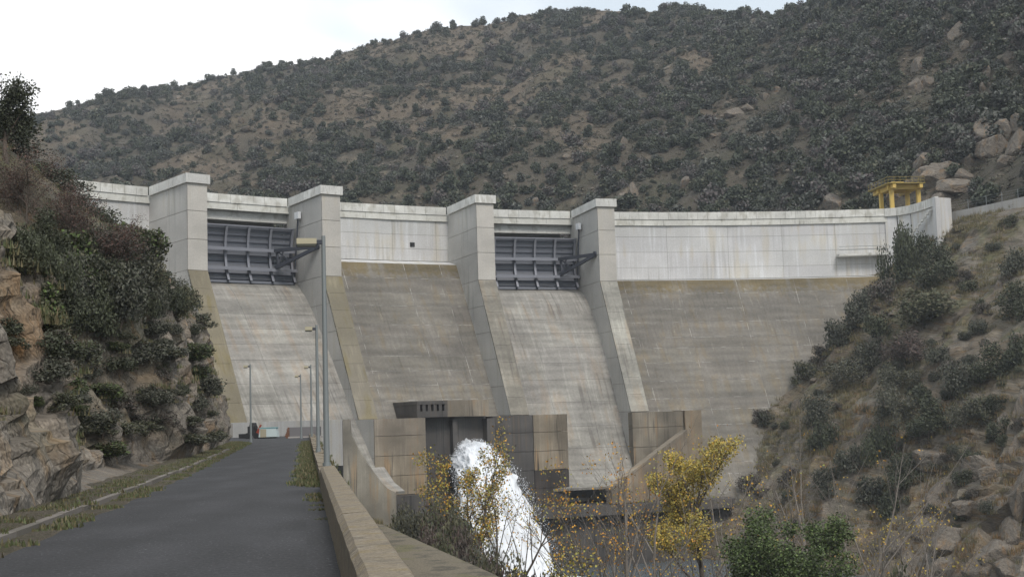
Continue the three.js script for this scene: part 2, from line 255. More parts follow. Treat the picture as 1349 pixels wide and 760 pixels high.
const leftHill = (() => {
  const ts = []; for (let t = -25; t < 20; t += 2) ts.push(t); for (let t = 20; t < 104; t += 0.3) ts.push(t); for (let t = 104; t <= 170; t += 1.5) ts.push(t);
  const ws = [-0.6]; for (let i = 0; i <= 44; i++) ws.push(i / 44); for (let i = 1; i <= 45; i++) ws.push(1 + 0.012 * i + 0.0022 * i * i);
  const g = grid(ts.length - 1, ws.length - 1, (u, v) => {
    const t = ts[Math.round(u * (ts.length - 1))], w = ws[Math.round(v * (ws.length - 1))], p = hillAt(t, w);
    let c = rockColour(p.x, p.y, p.z); const s = soilColour(p.x, p.y, p.z, 0.15);
    const veg = clamp(sst(0.9, 1.25, w) + 0.7 * sst(0.1, 0.5, fbm3(p.x * 0.3 + 11, p.y * 0.3, p.z * 0.3, 3)) + 0.75 * sst(35, 38, t) * (1 - sst(57, 62, t)) * sst(0.1, 0.4, w), 0, 1);
    return { p, c: mix3(c, s, veg).map((q) => q * 1.7), uv: [t / 6, w < 1 ? w * hillHc(t) / 17 : (hillHc(t) + (w - 1) * 13) / 17] };
  });
  return structure('left_hill', flat(g), M.rock, 'cut rock slope with scrub on the left of the road');
})();

// left bank falling from the road to the river
function bankAt(t, e) { // e metres outwards from the parapet
  const p = road(t, 0.75 + e, 0), rough = 0.8 * fbm2(p.x * 0.15, p.z * 0.15, 3) + 0.25 * n2(p.x * 0.8, p.z * 0.8);
  p.y = Math.max(roadY(t) - 1.3 - 4.6 * sst(29, 44, t) - e * 0.54 + rough * Math.min(1, e * 0.4), lerp(-16.1, -17.7, Math.max(sst(112, 124, t), sst(30, 33.5, e))) + 0.3 * fbm2(p.x * 0.3, p.z * 0.3, 3)); return p;
}
const onBank = (v) => { const t = v.x * RD[0] - v.z * RD[1], L = v.x * RN[0] - v.z * RN[1]; return bankAt(t, L - 0.75); };
const leftBank = structure('river_bank', grid(170, 60, (u, v) => { const t = -12 + u * 158, p = bankAt(t, v * 34 - 0.4); return { p, c: soilColour(p.x, p.y, p.z, 0.45).map((q) => q * 1.7), uv: [t / 12, v * 36 / 12] }; }), M.soil, 'overgrown river bank below the road parapet');

// right valley side
const TOP = [[66, 31, 198], [67, 30, 190], [69.5, 29.3, 182], [75, 28.5, 170], [86, 28, 150], [101, 27, 120], [122, 26, 70], [140, 26, 0]];
const BOT = [[17, -14, 173], [23, -17.5, 163], [31, -17.8, 152], [40, -17.8, 135], [49, -17.8, 110], [56, -17.8, 85], [62, -17.8, 45], [66, -17.8, 0]];
const CONTACT = [[-14, 17], [-3, 26.5], [0.8, 30.5], [8, 40], [20, 52.5], [25, 61], [28.6, 65], [31, 68]], CONTACT_D = [[-14, 176], [-3, 179], [0.8, 182], [8, 187.5], [20, 194.5], [25, 199], [28.6, 201], [31, 203]];
function rightAt(k, w) { // k along, w 0 bottom .. 1 top
  const f = k * (TOP.length - 1), i = Math.min(TOP.length - 2, Math.floor(f)), e = f - i, at = (T, c) => lerp(T[i][c], T[i + 1][c], e);
  let x = lerp(at(BOT, 0), at(TOP, 0), w), d = lerp(at(BOT, 2), at(TOP, 2), w), y = lerp(at(BOT, 1), at(TOP, 1), w) + 5.2 * Math.sin(Math.PI * w) * Math.min(1, f);
  if (f < 1) { const cy = lerp(-14, 31, w), cx = tab(CONTACT, cy), cd = tab(CONTACT_D, cy); const x1 = lerp(BOT[1][0], TOP[1][0], w), d1 = lerp(BOT[1][2], TOP[1][2], w), y1 = lerp(BOT[1][1], TOP[1][1], w) + 5.2 * Math.sin(Math.PI * w) * f; x = lerp(cx, x1, f); d = lerp(cd, d1, f); y = lerp(cy, y1, f); }
  const k2 = Math.min(1, Math.min(w, 1 - w) * 8), near = Math.min(1, f * 1.5);
  const crag = Math.exp(-(((d - 122) / 13) ** 2)) * sst(0.62, 0.25, w) + 0.35 * sst(0.45, 0.2, w) + 0.15;
  let b = k2 * near * (2.2 * fbm2(x * 0.05 + 3, d * 0.05, 3) + crag * (1.6 * blocky(x * 0.16, y * 0.13, d * 0.16) + 0.7 * blocky(x * 0.45 + 5, y * 0.4, d * 0.45)) + 0.35 * fbm2(x * 0.5, d * 0.5, 3));
  return { p: P3(x - b * 0.45, y + b * 0.7, d - b * 0.45), crag };
}
const rightHill = structure('right_hillside', flat(grid(230, 170, (u, v) => {
  const { p, crag } = rightAt(Math.pow(u, 1.35), v);
  const g = 0.3 * sst(-0.1, 0.4, fbm2(p.x * 0.06 + 50, p.z * 0.06, 2)) + 0.1;
  let c = soilColour(p.x, p.y, p.z, g * 0.6);
  c = mix3(c, rockColour(p.x, p.y, p.z, 0.6), clamp(crag * 0.9 + 0.5 * sst(0.1, 0.5, fbm3(p.x * 0.11, p.y * 0.11, p.z * 0.11 + 8, 3)) - 0.1, 0, 1));
  c = mix3(c, SOIL.dead, 0.6 * crag * sst(0.05, 0.4, fbm3(p.x * 0.25 + 4, p.y * 0.25, p.z * 0.25, 3)));
  return { p, c: c.map((q) => q * 1.85), uv: [(p.x - p.z) / 14, (p.y * 1.2 + p.x * 0.3) / 10] };
})), M.rock, 'stony scrub hillside on the right bank');

const waterMat = new THREE.MeshStandardMaterial({ color: 0x5d6468, roughness: 0.25, bumpMap: grain, bumpScale: 0.15 });
structure('river', grid(1, 1, (u, v) => ({ p: P3(-60 + 180 * u, -16.6, -20 + 200 * v), uv: [u * 30, v * 30] })), waterMat, 'grey river pool below the dam');

/* ------------------------------------------------------------------ road, verge, kerb, parapet */
const asphaltTex = tex(1024, 1024, (u, v) => { const x = u * 10, y = v * 10; const s = n2(x * 40, y * 40), big = fbm2(x * 0.5, y * 0.22, 4); let a = 0.172 + 0.05 * big + 0.025 * sst(0.2, 0.6, fbm2(x * 0.25 + 7, y * 0.06, 3)) + 0.06 * s + 0.035 * n2(x * 13, y * 13); const fl = n2(x * 13 + 90, y * 9); if (fl > 0.80) a += 0.22 * (0.5 + 0.5 * n2(x * 0.7, y * 0.3 + 60)) + 0.06; return [a, a * 1.0, a * 1.04]; });
asphaltTex.wrapS = asphaltTex.wrapT = THREE.RepeatWrapping;
const asphaltBump = tex(512, 512, (u, v) => { const a = 0.5 + 0.5 * n2(u * 160, v * 160) * 0.6 + 0.2 * n2(u * 60, v * 60); return [a, a, a]; }, false); asphaltBump.wrapS = asphaltBump.wrapT = THREE.RepeatWrapping;
const asphalt = new THREE.MeshStandardMaterial({ map: asphaltTex, bumpMap: asphaltBump, bumpScale: 0.012, roughness: 0.88 });
const roadLeft = (t) => -3.94 + 0.12 * n2(t * 0.35, 3) * 0.6 - 16 * Math.pow(sst(84, 118, t), 1.4);
const roadMesh = structure('road', grid(14, 240, (u, v) => { const t = -16 + 159 * v, l = roadLeft(t), L = lerp(l, 0.5, u), p = road(t, L, roadY(t) + 0.025 * Math.sin(Math.PI * u) + 0.008 * fbm2(t * 0.2, L * 0.4, 2)); return { p, uv: [L / 10, t / 10] }; }), asphalt, 'dark asphalt access road leading to the dam');
structure('verge', grid(12, 260, (u, v) => { const t = -16 + 116 * v, a = roadLeft(Math.min(t, 92)) + 0.25, L = lerp(a, -5.9, u), e = u * 12; const rise = 0.13 * sst(0.36, 0.44, u); const p = road(t, L, roadY(t) - 0.01 + 0.03 * sst(0, 0.2, u) + rise + 0.05 * u * fbm2(t * 0.6, L * 0.8, 3)); const c = mix3(mix3([0.17, 0.155, 0.125], [0.12, 0.115, 0.06], sst(0.0, 0.4, fbm2(t * 0.4, L * 1.2, 3))), [0.22, 0.20, 0.165], sst(0.1, 0.5, fbm2(t * 0.9 + 40, L * 2, 3))); return { p, c: c.map((q) => q * 1.3), uv: [L / 3, t / 3] }; }), M.soil, 'sandy verge strip between road and rock');
{
  const k = thing('roadside_kerb', 'worn grey concrete kerb along the foot of the cut rock', 'kerb');
  const g0 = new THREE.MeshStandardMaterial({ color: 0x77716a, roughness: 0.95, bumpMap: grain, bumpScale: 0.01 }), g1 = new THREE.MeshStandardMaterial({ color: 0x69645c, roughness: 0.95, bumpMap: grain, bumpScale: 0.01 });
  const r = rng(5);
  for (let t = 9, i = 0; t < 92; t += 2.0, i++) {
    const L = -4.42 + 0.03 * (r() - 0.5), y = roadY(t) - 0.05, o = road(t, L - 0.12, y), a = road(t, L + 0.04, y).sub(o), b = road(t + 1.975, L - 0.12 + 0.02 * (r() - 0.5), y).sub(o);
    mesh('kerb_stone', frameBox(o, a, b, new THREE.Vector3(0, 0.155 + 0.03 * r(), 0)), i % 3 ? g0 : g1, k);
  }
}
const parapetTex = tex(1024, 512, (u, v) => { const x = u * 8, y = v * 4; let c = [0.47, 0.43, 0.365]; c = mix3(c, [0.40, 0.37, 0.32], sst(0, 0.6, fbm2(x * 1.3, y * 1.3, 4))); c = mix3(c, [0.48, 0.42, 0.28], 0.5 * sst(0.1, 0.6, fbm2(x * 0.9 + 33, y * 0.9, 4))); c = mix3(c, [0.62, 0.6, 0.55], 0.45 * sst(0.25, 0.6, fbm2(x * 4 + 8, y * 4, 3))); const f = 1 + 0.12 * n2(x * 16, y * 16) + 0.1 * n2(x * 40, y * 40); return c.map((q) => q * f); });
const parapetMat = new THREE.MeshStandardMaterial({ map: parapetTex, bumpMap: grain, bumpScale: 0.02, roughness: 0.95 });
const ledgeMat = new THREE.MeshStandardMaterial({ map: tex(512, 512, (u, v) => { const x = u * 3, y = v * 3; let c = [0.40, 0.37, 0.31]; c = mix3(c, [0.30, 0.28, 0.235], sst(0, 0.5, fbm2(x * 1.5 + 5, y * 1.5, 4))); c = mix3(c, [0.36, 0.35, 0.22], 0.6 * sst(0.1, 0.5, fbm2(x * 0.8 + 70, y * 0.8, 4))); const f = 1 + 0.14 * n2(x * 20, y * 20); return c.map((q) => q * f); }), bumpMap: grain, bumpScale: 0.02, roughness: 0.95 });
function extrudeRoad(profile, t0, t1, nt, uvs = 4) { // profile: [L, y] loop, extruded along the road
  const pos = [], idx = [], uv = []; let acc = [0]; for (let i = 1; i <= profile.length; i++) { const a = profile[i - 1], b = profile[i % profile.length]; acc.push(acc[i - 1] + Math.hypot(a[0] - b[0], a[1] - b[1])); }
  for (let i = 0; i < profile.length; i++) { const a = profile[i], b = profile[(i + 1) % profile.length]; for (let k = 0; k < nt; k++) { const ta = lerp(t0, t1, k / nt), tb = lerp(t0, t1, (k + 1) / nt), s = pos.length / 3; for (const [t, q, s2] of [[ta, a, acc[i]], [tb, a, acc[i]], [tb, b, acc[i + 1]], [ta, b, acc[i + 1]]]) { const p = road(t, q[0] + 0.006 * n2(t * 3, q[1] * 9), roadY(t) + q[1] + 0.006 * n2(t * 2.2, q[0] * 7)); pos.push(p.x, p.y, p.z); uv.push(t / uvs, s2 / uvs); } idx.push(s, s + 2, s + 1, s, s + 3, s + 2); } }
  for (const t of [t0, t1]) { const s = pos.length / 3; for (const q of profile) { const p = road(t, q[0], roadY(t) + q[1]); pos.push(p.x, p.y, p.z); uv.push(q[0] / uvs, q[1] / uvs); } for (let i = 1; i + 1 < profile.length; i++) idx.push(s, s + i, s + i + 1); }
  const g = geo(pos, idx, uv); return flat(g);
}
{
  const w = thing('parapet_wall', 'low mossy concrete parapet wall along the road edge', 'parapet');
  const prof = [[0.34, -1.4], [0.36, 0.50], [0.42, 0.56], [0.70, 0.57], [0.73, 0.54], [0.74, -1.6]];
  for (const [a, b] of [[-14, -4.05], [-4, 5.95], [6, 15.3], [15.36, 32.5]]) mesh('wall_block', extrudeRoad(prof, a, b, Math.round((b - a) * 2)), parapetMat, w);
  const l = thing('retaining_ledge', 'sloped concrete slab on top of the retaining wall outside the parapet', 'ledge');
  const pl = [[3, 3.2], [17, 2.42], [26, 1.5], [28.5, 0.76], [3, 0.76]].map(([t, L]) => { const p = road(t, L, 0); return [p.x, -p.z]; });
  mesh('slab', prism(pl.slice(0, 5), -4.5, [-0.42, -0.42, -0.42, -0.42, -0.40], 3), ledgeMat, l);
  const low = thing('low_wall', 'weedy low stone edging wall with lamp posts beyond the parapet', 'wall');
  const r = rng(8);
  for (let t = 33.2; t < 128; t += 3) mesh('wall_block', extrudeRoad([[0.36, -8], [0.38, 0.30 + 0.1 * r()], [0.80, 0.30 + 0.1 * r()], [1.3, -8]], t, t + 2.9, 3), parapetMat, low);
}

/* ------------------------------------------------------------------ the dam */
const DC = [54.616, 38.276], DR = 156.109;
const dp = (phi, s, y) => { const a = degToRad(phi), q = DR - s; return P3(DC[0] + q * Math.sin(a), y, DC[1] + q * Math.cos(a)); };
const dam = thing('dam', 'curved grey concrete gravity dam with four piers and two gated spillways', 'dam');
function addColour(g, f) { const n = g.attributes.position.count, c = new Float32Array(n * 3); const k = Array.isArray(f) ? f : [f, f, f]; for (let i = 0; i < n; i++) c.set(k, i * 3); g.setAttribute('color', new THREE.BufferAttribute(c, 3)); return g; }
const UW = 48, UH = 24;
const panelRng = rng(77);
// one thin slab between four front corners (a b along, d c below), with depth behind it
function slab(a, b, c, d, depth, uvs, tint) {
  const n = b.clone().sub(a).cross(d.clone().sub(a)).normalize(); if (n.dot(camera.position.clone().sub(a)) < 0 && n.y < 0.3) n.negate(); if (n.y < -0.2) n.negate();
  const back = [a, b, c, d].map((p) => p.clone().addScaledVector(n, -depth)), pos = [], nor = [], uv = [], idx = [];
  const put = (q, u) => { const e = q[1].clone().sub(q[0]).cross(q[3].clone().sub(q[0])).normalize(); const mid = q[0].clone().add(q[2]).multiplyScalar(0.5).sub(a.clone().add(c).multiplyScalar(0.5).addScaledVector(n, -depth / 2)); const flip = e.dot(mid) < 0; if (flip) e.negate(); const k = pos.length / 3; q.forEach((p, i) => { pos.push(p.x, p.y, p.z); nor.push(e.x, e.y, e.z); uv.push(...u[i]); }); flip ? idx.push(k, k + 2, k + 1, k, k + 3, k + 2) : idx.push(k, k + 1, k + 2, k, k + 2, k + 3); };
  put([a, b, c, d], uvs); const F = [a, b, c, d];
  for (let i = 0; i < 4; i++) { const j = (i + 1) % 4; put([F[i], F[j], back[j], back[i]], [uvs[i], uvs[j], uvs[j], uvs[i]]); }
  return addColour(geo(pos, idx, uv, null, nor), tint);
}
// a wall of slabs over columns (phi) and a profile of [s, y] rows
function panelWall({ name, phis, rows, mat, joint, gap = 0.04, depth = 0.3, vary = 0.1, at = dp, arc = (p) => degToRad(p) * DR, off = 0, tintOf }) {
  const cum = [0]; for (let i = 1; i < rows.length; i++) cum.push(cum[i - 1] + Math.hypot(rows[i][0] - rows[i - 1][0], rows[i][1] - rows[i - 1][1]));
  const bp = [], bi = [];
  for (let i = 0; i + 1 < rows.length; i++) for (let j = 0; j + 1 < phis.length; j++) {
    const a = at(phis[j], ...rows[i]), b = at(phis[j + 1], ...rows[i]), c = at(phis[j + 1], ...rows[i + 1]), d = at(phis[j], ...rows[i + 1]);
    const ins = (p, q, r) => { const e = q.clone().sub(p), f = r.clone().sub(p); return p.clone().addScaledVector(e.normalize(), gap / 2).addScaledVector(f.normalize(), gap / 2); };
    const u0 = arc(phis[j]) / UW + off, u1 = arc(phis[j + 1]) / UW + off, v0 = -cum[i] / UH, v1 = -cum[i + 1] / UH;
    let k = 1 + vary * (panelRng() * 2 - 1) + (name === 'face_panel' ? 0.09 * n2(i * 5.3 + 2, off * 9) : 0); const tint = tintOf ? tintOf(i, j, k) : [k, k * (0.995 + 0.01 * panelRng()), k * (0.985 + 0.02 * panelRng())];
    mesh(name, slab(ins(a, b, d), ins(b, a, c), ins(c, d, b), ins(d, c, a), depth, [[u0, v0], [u1, v0], [u1, v1], [u0, v1]], tint), mat, dam);
  }
  const g = grid(phis.length - 1, rows.length - 1, (u, v) => ({ p: at(phis[Math.round(u * (phis.length - 1))], ...rows[Math.round(v * (rows.length - 1))]), uv: [arc(phis[Math.round(u * (phis.length - 1))]) / UW, cum[Math.round(v * (rows.length - 1))] / UH] })); g.computeVertexNormals();
  const nn = g.attributes.normal, pp = g.attributes.position, mid = new THREE.Vector3();
  for (let i = 0; i < pp.count; i++) { const n = new THREE.Vector3().fromBufferAttribute(nn, i), p = new THREE.Vector3().fromBufferAttribute(pp, i); if (n.dot(camera.position.clone().sub(p)) < 0) n.negate(); p.addScaledVector(n, joint === M.jointLight ? -0.014 : -0.03); pp.setXYZ(i, p.x, p.y, p.z); }
  mesh('joint_bed', g, joint, dam);
}
const span = (a, b, step) => { const n = Math.max(1, Math.round((b - a) / step)), o = []; for (let i = 0; i <= n; i++) o.push(lerp(a, b, i / n)); return o; };
const PC = [-39.08, -32.08, -23.48, -16.46], PW = 2.5;
const faceS = (y) => 2.6 + 0.65 * (23.1 - y);
// upper walls
panelWall({ name: 'wall_panel', phis: [-52, -50, -48, -46, -44.2, -41.8, -39.1], rows: [[-0.4, 29.7], [-0.4, 27.5], [-0.4, 25.2], [-0.4, 22.8], [-0.4, 20.4], [-0.4, 17]], mat: M.wall, joint: M.jointDark, vary: 0.05 });
panelWall({ name: 'wall_panel', phis: [-32, -31.0, -27.0, -24.6, -23.5], rows: [[-0.4, 29.7], [-0.4, 27.6], [-0.4, 25.6], [-0.4, 23.9]], mat: M.wall, joint: M.jointDark, vary: 0.05, off: 0.3 });
panelWall({ name: 'wall_panel', phis: [-16.4, -14.9, -11.5, -8, -4.9, -1.9, 0.6, 2.2], rows: [[-0.4, 29.7], [-0.4, 27.9], [-0.4, 25.6], [-0.4, 23.3], [-0.4, 21.5]], mat: M.wall, joint: M.jointDark, vary: 0.05, off: 0.7 });
// sills where wall meets face
panelWall({ name: 'sill_slab', phis: [-32, -29.5, -27.0, -25, -23.5], rows: [[-0.4, 23.85], [2.6, 23.1]], mat: M.wall, joint: M.jointDark, vary: 0.05, off: 0.5 });
panelWall({ name: 'sill_slab', phis: [-16.4, -13, -9.7, -6.4, -3.2, 0, 2.2], rows: [[-0.4, 21.45], [3.9, 20.9]], mat: M.wall, joint: M.jointDark, vary: 0.05, off: 0.9 });
// downstream faces, lift by lift
const lifts = (y0, y1, step) => span(0, 1, step / (y0 - y1)).map((k) => { const y = lerp(y0, y1, k); return [faceS(y), y]; }).map(([q, y], i, A) => { if (i && i < A.length - 1) y += 0.5 * n2(i * 3.7, y0); return [faceS(y), y]; });
panelWall({ name: 'face_panel', phis: [-32, -30.3, -26.9, -24.9, -23.4], rows: lifts(23.1, 1.8, 2.15), mat: M.face, joint: M.jointLight, gap: 0.06, vary: 0.05, off: 0.2 });
panelWall({ name: 'face_panel', phis: [-16.4, -14.7, -11.6, -8.2, -4.9, -1.9, 0.4], rows: lifts(20.9, -13, 2.15), mat: M.face, joint: M.jointLight, gap: 0.06, vary: 0.05, off: 0.55 });
// chutes
const CH1 = [[1.2, 20.1], [3, 19.4], [4.9, 18.0], [7.6, 15.4], [9.4, 13.4], [11.3, 11.4], [13.0, 9.4], [15.4, 6.5], [17.4, 4.1], [19.5, 1.7]];
const CH2 = [[1.6, 19.9], [3.6, 19.2], [5.8, 17.3], [7.8, 15.0], [9.4, 13.0], [10.8, 11.0], [12.2, 8.8], [13.5, 6.5], [15.2, 3.5], [17, 0.3], [18.6, -2.5], [20.4, -5.2], [22.4, -6.8], [24.4, -7.2]];
panelWall({ name: 'chute_panel', phis: [-39, -36.2, -32.1], rows: CH1, mat: M.chute, joint: M.jointDark, gap: 0.035, vary: 0.05, off: 0.1 });
panelWall({ name: 'chute_panel', phis: [-33.6, -32.1], rows: [[19.5, 1.7], [22, -0.8], [24.5, -3.5], [27, -5.2], [29.6, -6.1]], mat: M.chute, joint: M.jointDark, gap: 0.05, vary: 0.06 });
panelWall({ name: 'chute_panel', phis: [-23.4, -20.7, -16.5], rows: CH2, mat: M.chute, joint: M.jointDark, gap: 0.035, vary: 0.05, off: 0.45 });

// piers
const pierFrame = (i) => { const a = degToRad(PC[i]), u = [-Math.sin(a), -Math.cos(a)], w = [Math.cos(a), -Math.sin(a)], o = [DC[0] + DR * Math.sin(a), DC[1] + DR * Math.cos(a)]; return (s, e, y) => P3(o[0] + u[0] * s + w[0] * e, y, o[1] + u[1] * s + w[1] * e); };
for (let i = 0; i < 4; i++) {
  const f = pierFrame(i), hw = PW / 2, yb = [-2, -14, -12, -8][i];
  const pier = new THREE.Group(); pier.name = 'pier'; dam.add(pier);
  const foot = [20.5, 24.3, 20.3, 20.3][i];
  // body: side profile polygon, set 6 cm inside the slabs
  const prof = [[-2, 30.5], [10.62, 30.5], [10.66, 20.0], [20.3, 1.96], [foot - 0.02, 1.95], [foot - 0.02, yb], [-2, yb]];
  const L = prof.map((p) => f(p[0], -hw + 0.05, p[1])), Rr = prof.map((p) => f(p[0], hw - 0.05, p[1])); const q = [];
  const S = new THREE.Shape(prof.map((p) => new THREE.Vector2(p[0], p[1]))), tri = THREE.ShapeUtils.triangulateShape(S.getPoints(), []); const pos = [];
  for (const t of tri) { for (const k of t) pos.push(...L[k].toArray()); for (const k of [...t].reverse()) pos.push(...Rr[k].toArray()); }
  for (let k = 0; k < prof.length; k++) { const j = (k + 1) % prof.length; for (const p of [L[k], L[j], Rr[j], L[k], Rr[j], Rr[k]]) pos.push(...p.toArray()); }
  mesh('pier_core', geo(pos), M.jointDark, pier);
  // side slabs (left faces are seen; right ones built alike)
  for (const sd of [-1, 1]) {
    const ys = [30.55, 27.2, 23.8, 20.1, 16.5, 12.9, 9.3, 5.7, 2.0, ...(i === 1 || i === 0 ? [-2.5, -7] : [-2.5, -6])], front = (y) => (y >= 20.1 ? 10.7 : y >= 2 ? 10.75 + (20.1 - y) * 0.533 : foot);
    for (let k = 0; k + 1 < ys.length; k++) {
      const y0 = ys[k], y1 = ys[k + 1], m = front((y0 + y1) / 2) > 13 || y0 <= 20.1 ? 3 : 2;
      for (let c = 0; c < m; c++) {
        const s0a = lerp(-1, front(y0 - 1e-3), c / m), s1a = lerp(-1, front(y0 - 1e-3), (c + 1) / m), s0b = lerp(-1, front(y1), c / m), s1b = lerp(-1, front(y1), (c + 1) / m), g = 0.03;
        const a = f(s0a + g, sd * hw, y0 - g), b = f(s1a - (c < m - 1 ? g : 0.02), sd * hw, y0 - g), cc = f(s1b - (c < m - 1 ? g : 0.02), sd * hw, y1 + g), d = f(s0b + g, sd * hw, y1 + g), kx = 0.96 + 0.08 * panelRng();
        const w = sd < 0 ? slabDir(a, b, cc, d, 0.2, f(0, -sd, 0).sub(f(0, 0, 0)), [[s0a / UW + i, y0 / UH], [s1a / UW + i, y0 / UH], [s1b / UW + i, y1 / UH], [s0b / UW + i, y1 / UH]], kx) : slabDir(a, b, cc, d, 0.2, f(0, -sd, 0).sub(f(0, 0, 0)), [[s0a / UW + i, y0 / UH], [s1a / UW + i, y0 / UH], [s1b / UW + i, y1 / UH], [s0b / UW + i, y1 / UH]], kx);
        mesh('side_panel', w, M.pier, pier);
      }
    }
  }
  // front slabs
  const fr = [[10.7, 30.55], [10.7, 27.2], [10.72, 23.8], [10.75, 20.1]];
  for (let k = 0; k < 3; k++) { const [s0, y0] = fr[k], [s1, y1] = fr[k + 1], kx = 0.97 + 0.08 * panelRng(); mesh('front_panel', slab(f(s0, -hw, y0 - 0.03), f(s0, hw, y0 - 0.03), f(s1, hw, y1 + 0.03), f(s1, -hw, y1 + 0.03), 0.25, [[i + 0.3, y0 / UH], [i + 0.36, y0 / UH], [i + 0.36, y1 / UH], [i + 0.3, y1 / UH]], [kx * 1.04, kx * 1.03, kx]), M.pier, pier); }
  for (let k = 0; k < 8; k++) {
    const y0 = lerp(20.1, 2, k / 8), y1 = lerp(20.1, 2, (k + 1) / 8), sl = (y) => 10.75 + (20.1 - y) * 0.533, kx = (0.96 + 0.08 * panelRng()) * [1, 1.0, 1.02, 1.12][i];
    const moss = [[1.0, 0.99, 0.9], [lerp(0.98, 1.02, k / 8), lerp(0.98, 1.04, k / 8), lerp(0.9, 1.1, k / 8)], [0.82, 0.8, 0.74], [0.92, 0.93, 0.9]][i];
    mesh('slope_panel', slab(f(sl(y0 - 0.015), -hw, y0 - 0.015), f(sl(y0 - 0.015), hw, y0 - 0.015), f(sl(y1 + 0.01), hw, y1 + 0.01), f(sl(y1 + 0.01), -hw, y1 + 0.01), 0.25, [[i * 0.37, y0 / UH], [i * 0.37 + PW / UW, y0 / UH], [i * 0.37 + PW / UW, y1 / UH], [i * 0.37, y1 / UH]], moss.map((m) => m * kx)), i < 2 ? M.strip : M.chute, pier);
  }
  // walkway parapet round the pier top: left, front, right, and the deck inside
  const cap = (s0, s1, e0, e1) => { const pl = [f(s0, e0, 0), f(s1, e0, 0), f(s1, e1, 0), f(s0, e1, 0)].map((p) => [p.x, -p.z]); return addColour(prism(pl, 30.5, 31.6, 24), 0.95 + 0.1 * panelRng()); };
  for (let k = 0; k < 4; k++) { const a = 0.3 + k * 2.66, b = a + 2.62; mesh('cap_panel', cap(a, k === 3 ? 10.98 : b, -hw - 0.28, -hw + 0.02), M.cap, pier); mesh('cap_panel', cap(a, k === 3 ? 10.98 : b, hw - 0.02, hw + 0.28), M.cap, pier); }
  mesh('cap_panel', cap(10.7, 10.985, -hw + 0.03, hw - 0.03), M.cap, pier);
  const deck = [f(-1, -hw + 0.02, 0), f(10.7, -hw + 0.02, 0), f(10.7, hw - 0.02, 0), f(-1, hw - 0.02, 0)].map((p) => [p.x, -p.z]); mesh('deck', addColour(prism(deck, 30.56, 30.7, 24), 0.96), M.cap, pier);
}
function slabDir(a, b, c, d, depth, inward, uvs, tint) { const n = inward.clone().normalize(); const back = [a, b, c, d].map((p) => p.clone().addScaledVector(n, depth)); const F = [a, b, c, d]; const list = [F]; for (let i = 0; i < 4; i++) { const j = (i + 1) % 4; list.push([F[i], F[j], back[j], back[i]]); } const g = quads(list, a.clone().add(c).multiplyScalar(0.5).addScaledVector(n, depth / 2)); const uv = g.attributes.uv, pp = g.attributes.position; for (let i = 0; i < pp.count; i++) { let bi = 0, bd = 1e9; for (let k = 0; k < 4; k++) for (const q of [F[k], back[k]]) { const dd = (q.x - pp.getX(i)) ** 2 + (q.y - pp.getY(i)) ** 2 + (q.z - pp.getZ(i)) ** 2; if (dd < bd) { bd = dd; bi = k; } } uv.setXY(i, ...uvs[bi]); } return addColour(g, [tint * 0.99, tint, tint * 1.005]); }

// crest: parapet slabs, beam under it, deck; the right end bends downstream into a wing wall
const inPier = () => false;
const crestBreaks = []; for (const [a, b] of [[-52, PC[0] - 0.57], [PC[0] + 0.57, PC[1] - 0.57], [PC[1] + 0.57, PC[2] - 0.57], [PC[2] + 0.57, PC[3] - 0.57], [PC[3] + 0.57, 0.95]]) { const n = Math.round((b - a) / 0.56); for (let i = 0; i < n; i++) crestBreaks.push([lerp(a, b, i / n), lerp(a, b, (i + 1) / n)]); }
function arcBlock(p0, p1, s0, s1, y0, y1) { const c = [dp(p0, s1, 0), dp(p1, s1, 0), dp(p1, s0, 0), dp(p0, s0, 0)].map((p) => [p.x, -p.z]); const g = prism(c, y0, y1, 24); const uv = g.attributes.uv, pp = g.attributes.position; for (let i = 0; i < pp.count; i++) { const a = Math.atan2(pp.getX(i) - DC[0], -pp.getZ(i) - DC[1]); uv.setXY(i, a * DR / UW, pp.getY(i) / UH + Math.hypot(pp.getX(i) - DC[0], -pp.getZ(i) - DC[1]) / UH); } return g; }
const gp = 0.012;
for (const [a, b] of crestBreaks) { const k = 0.93 + 0.14 * panelRng(); mesh('parapet_panel', addColour(arcBlock(a + gp / 2, b - gp / 2, -0.3, 0.02 * panelRng(), 30.5, 31.6 + 0.015 * panelRng()), [k, k, k * 0.985]), M.cap, dam); }
for (let p = -52; p < 1.0; p += 1.68) { if (inPier(p + 0.84) && false) continue; const k = 0.92 + 0.1 * panelRng(); mesh('cornice_beam', addColour(arcBlock(p + 0.006, p + 1.674, -0.9, -0.12, 29.6, 30.48), [k, k, k * 0.97]), M.cap, dam); }
mesh('crest_deck', addColour(arcBlockWide(-52, 2.5, -7, -0.31, 29.9, 30.45), 0.96), M.cap, dam);
function arcBlockWide(p0, p1, s0, s1, y0, y1) { const list = []; for (let p = p0; p < p1 - 0.01; p += 2) { const q = Math.min(p + 2, p1); list.push(arcBlock(p, q, s0, s1, y0, y1)); } return mergeGeometries(list); }
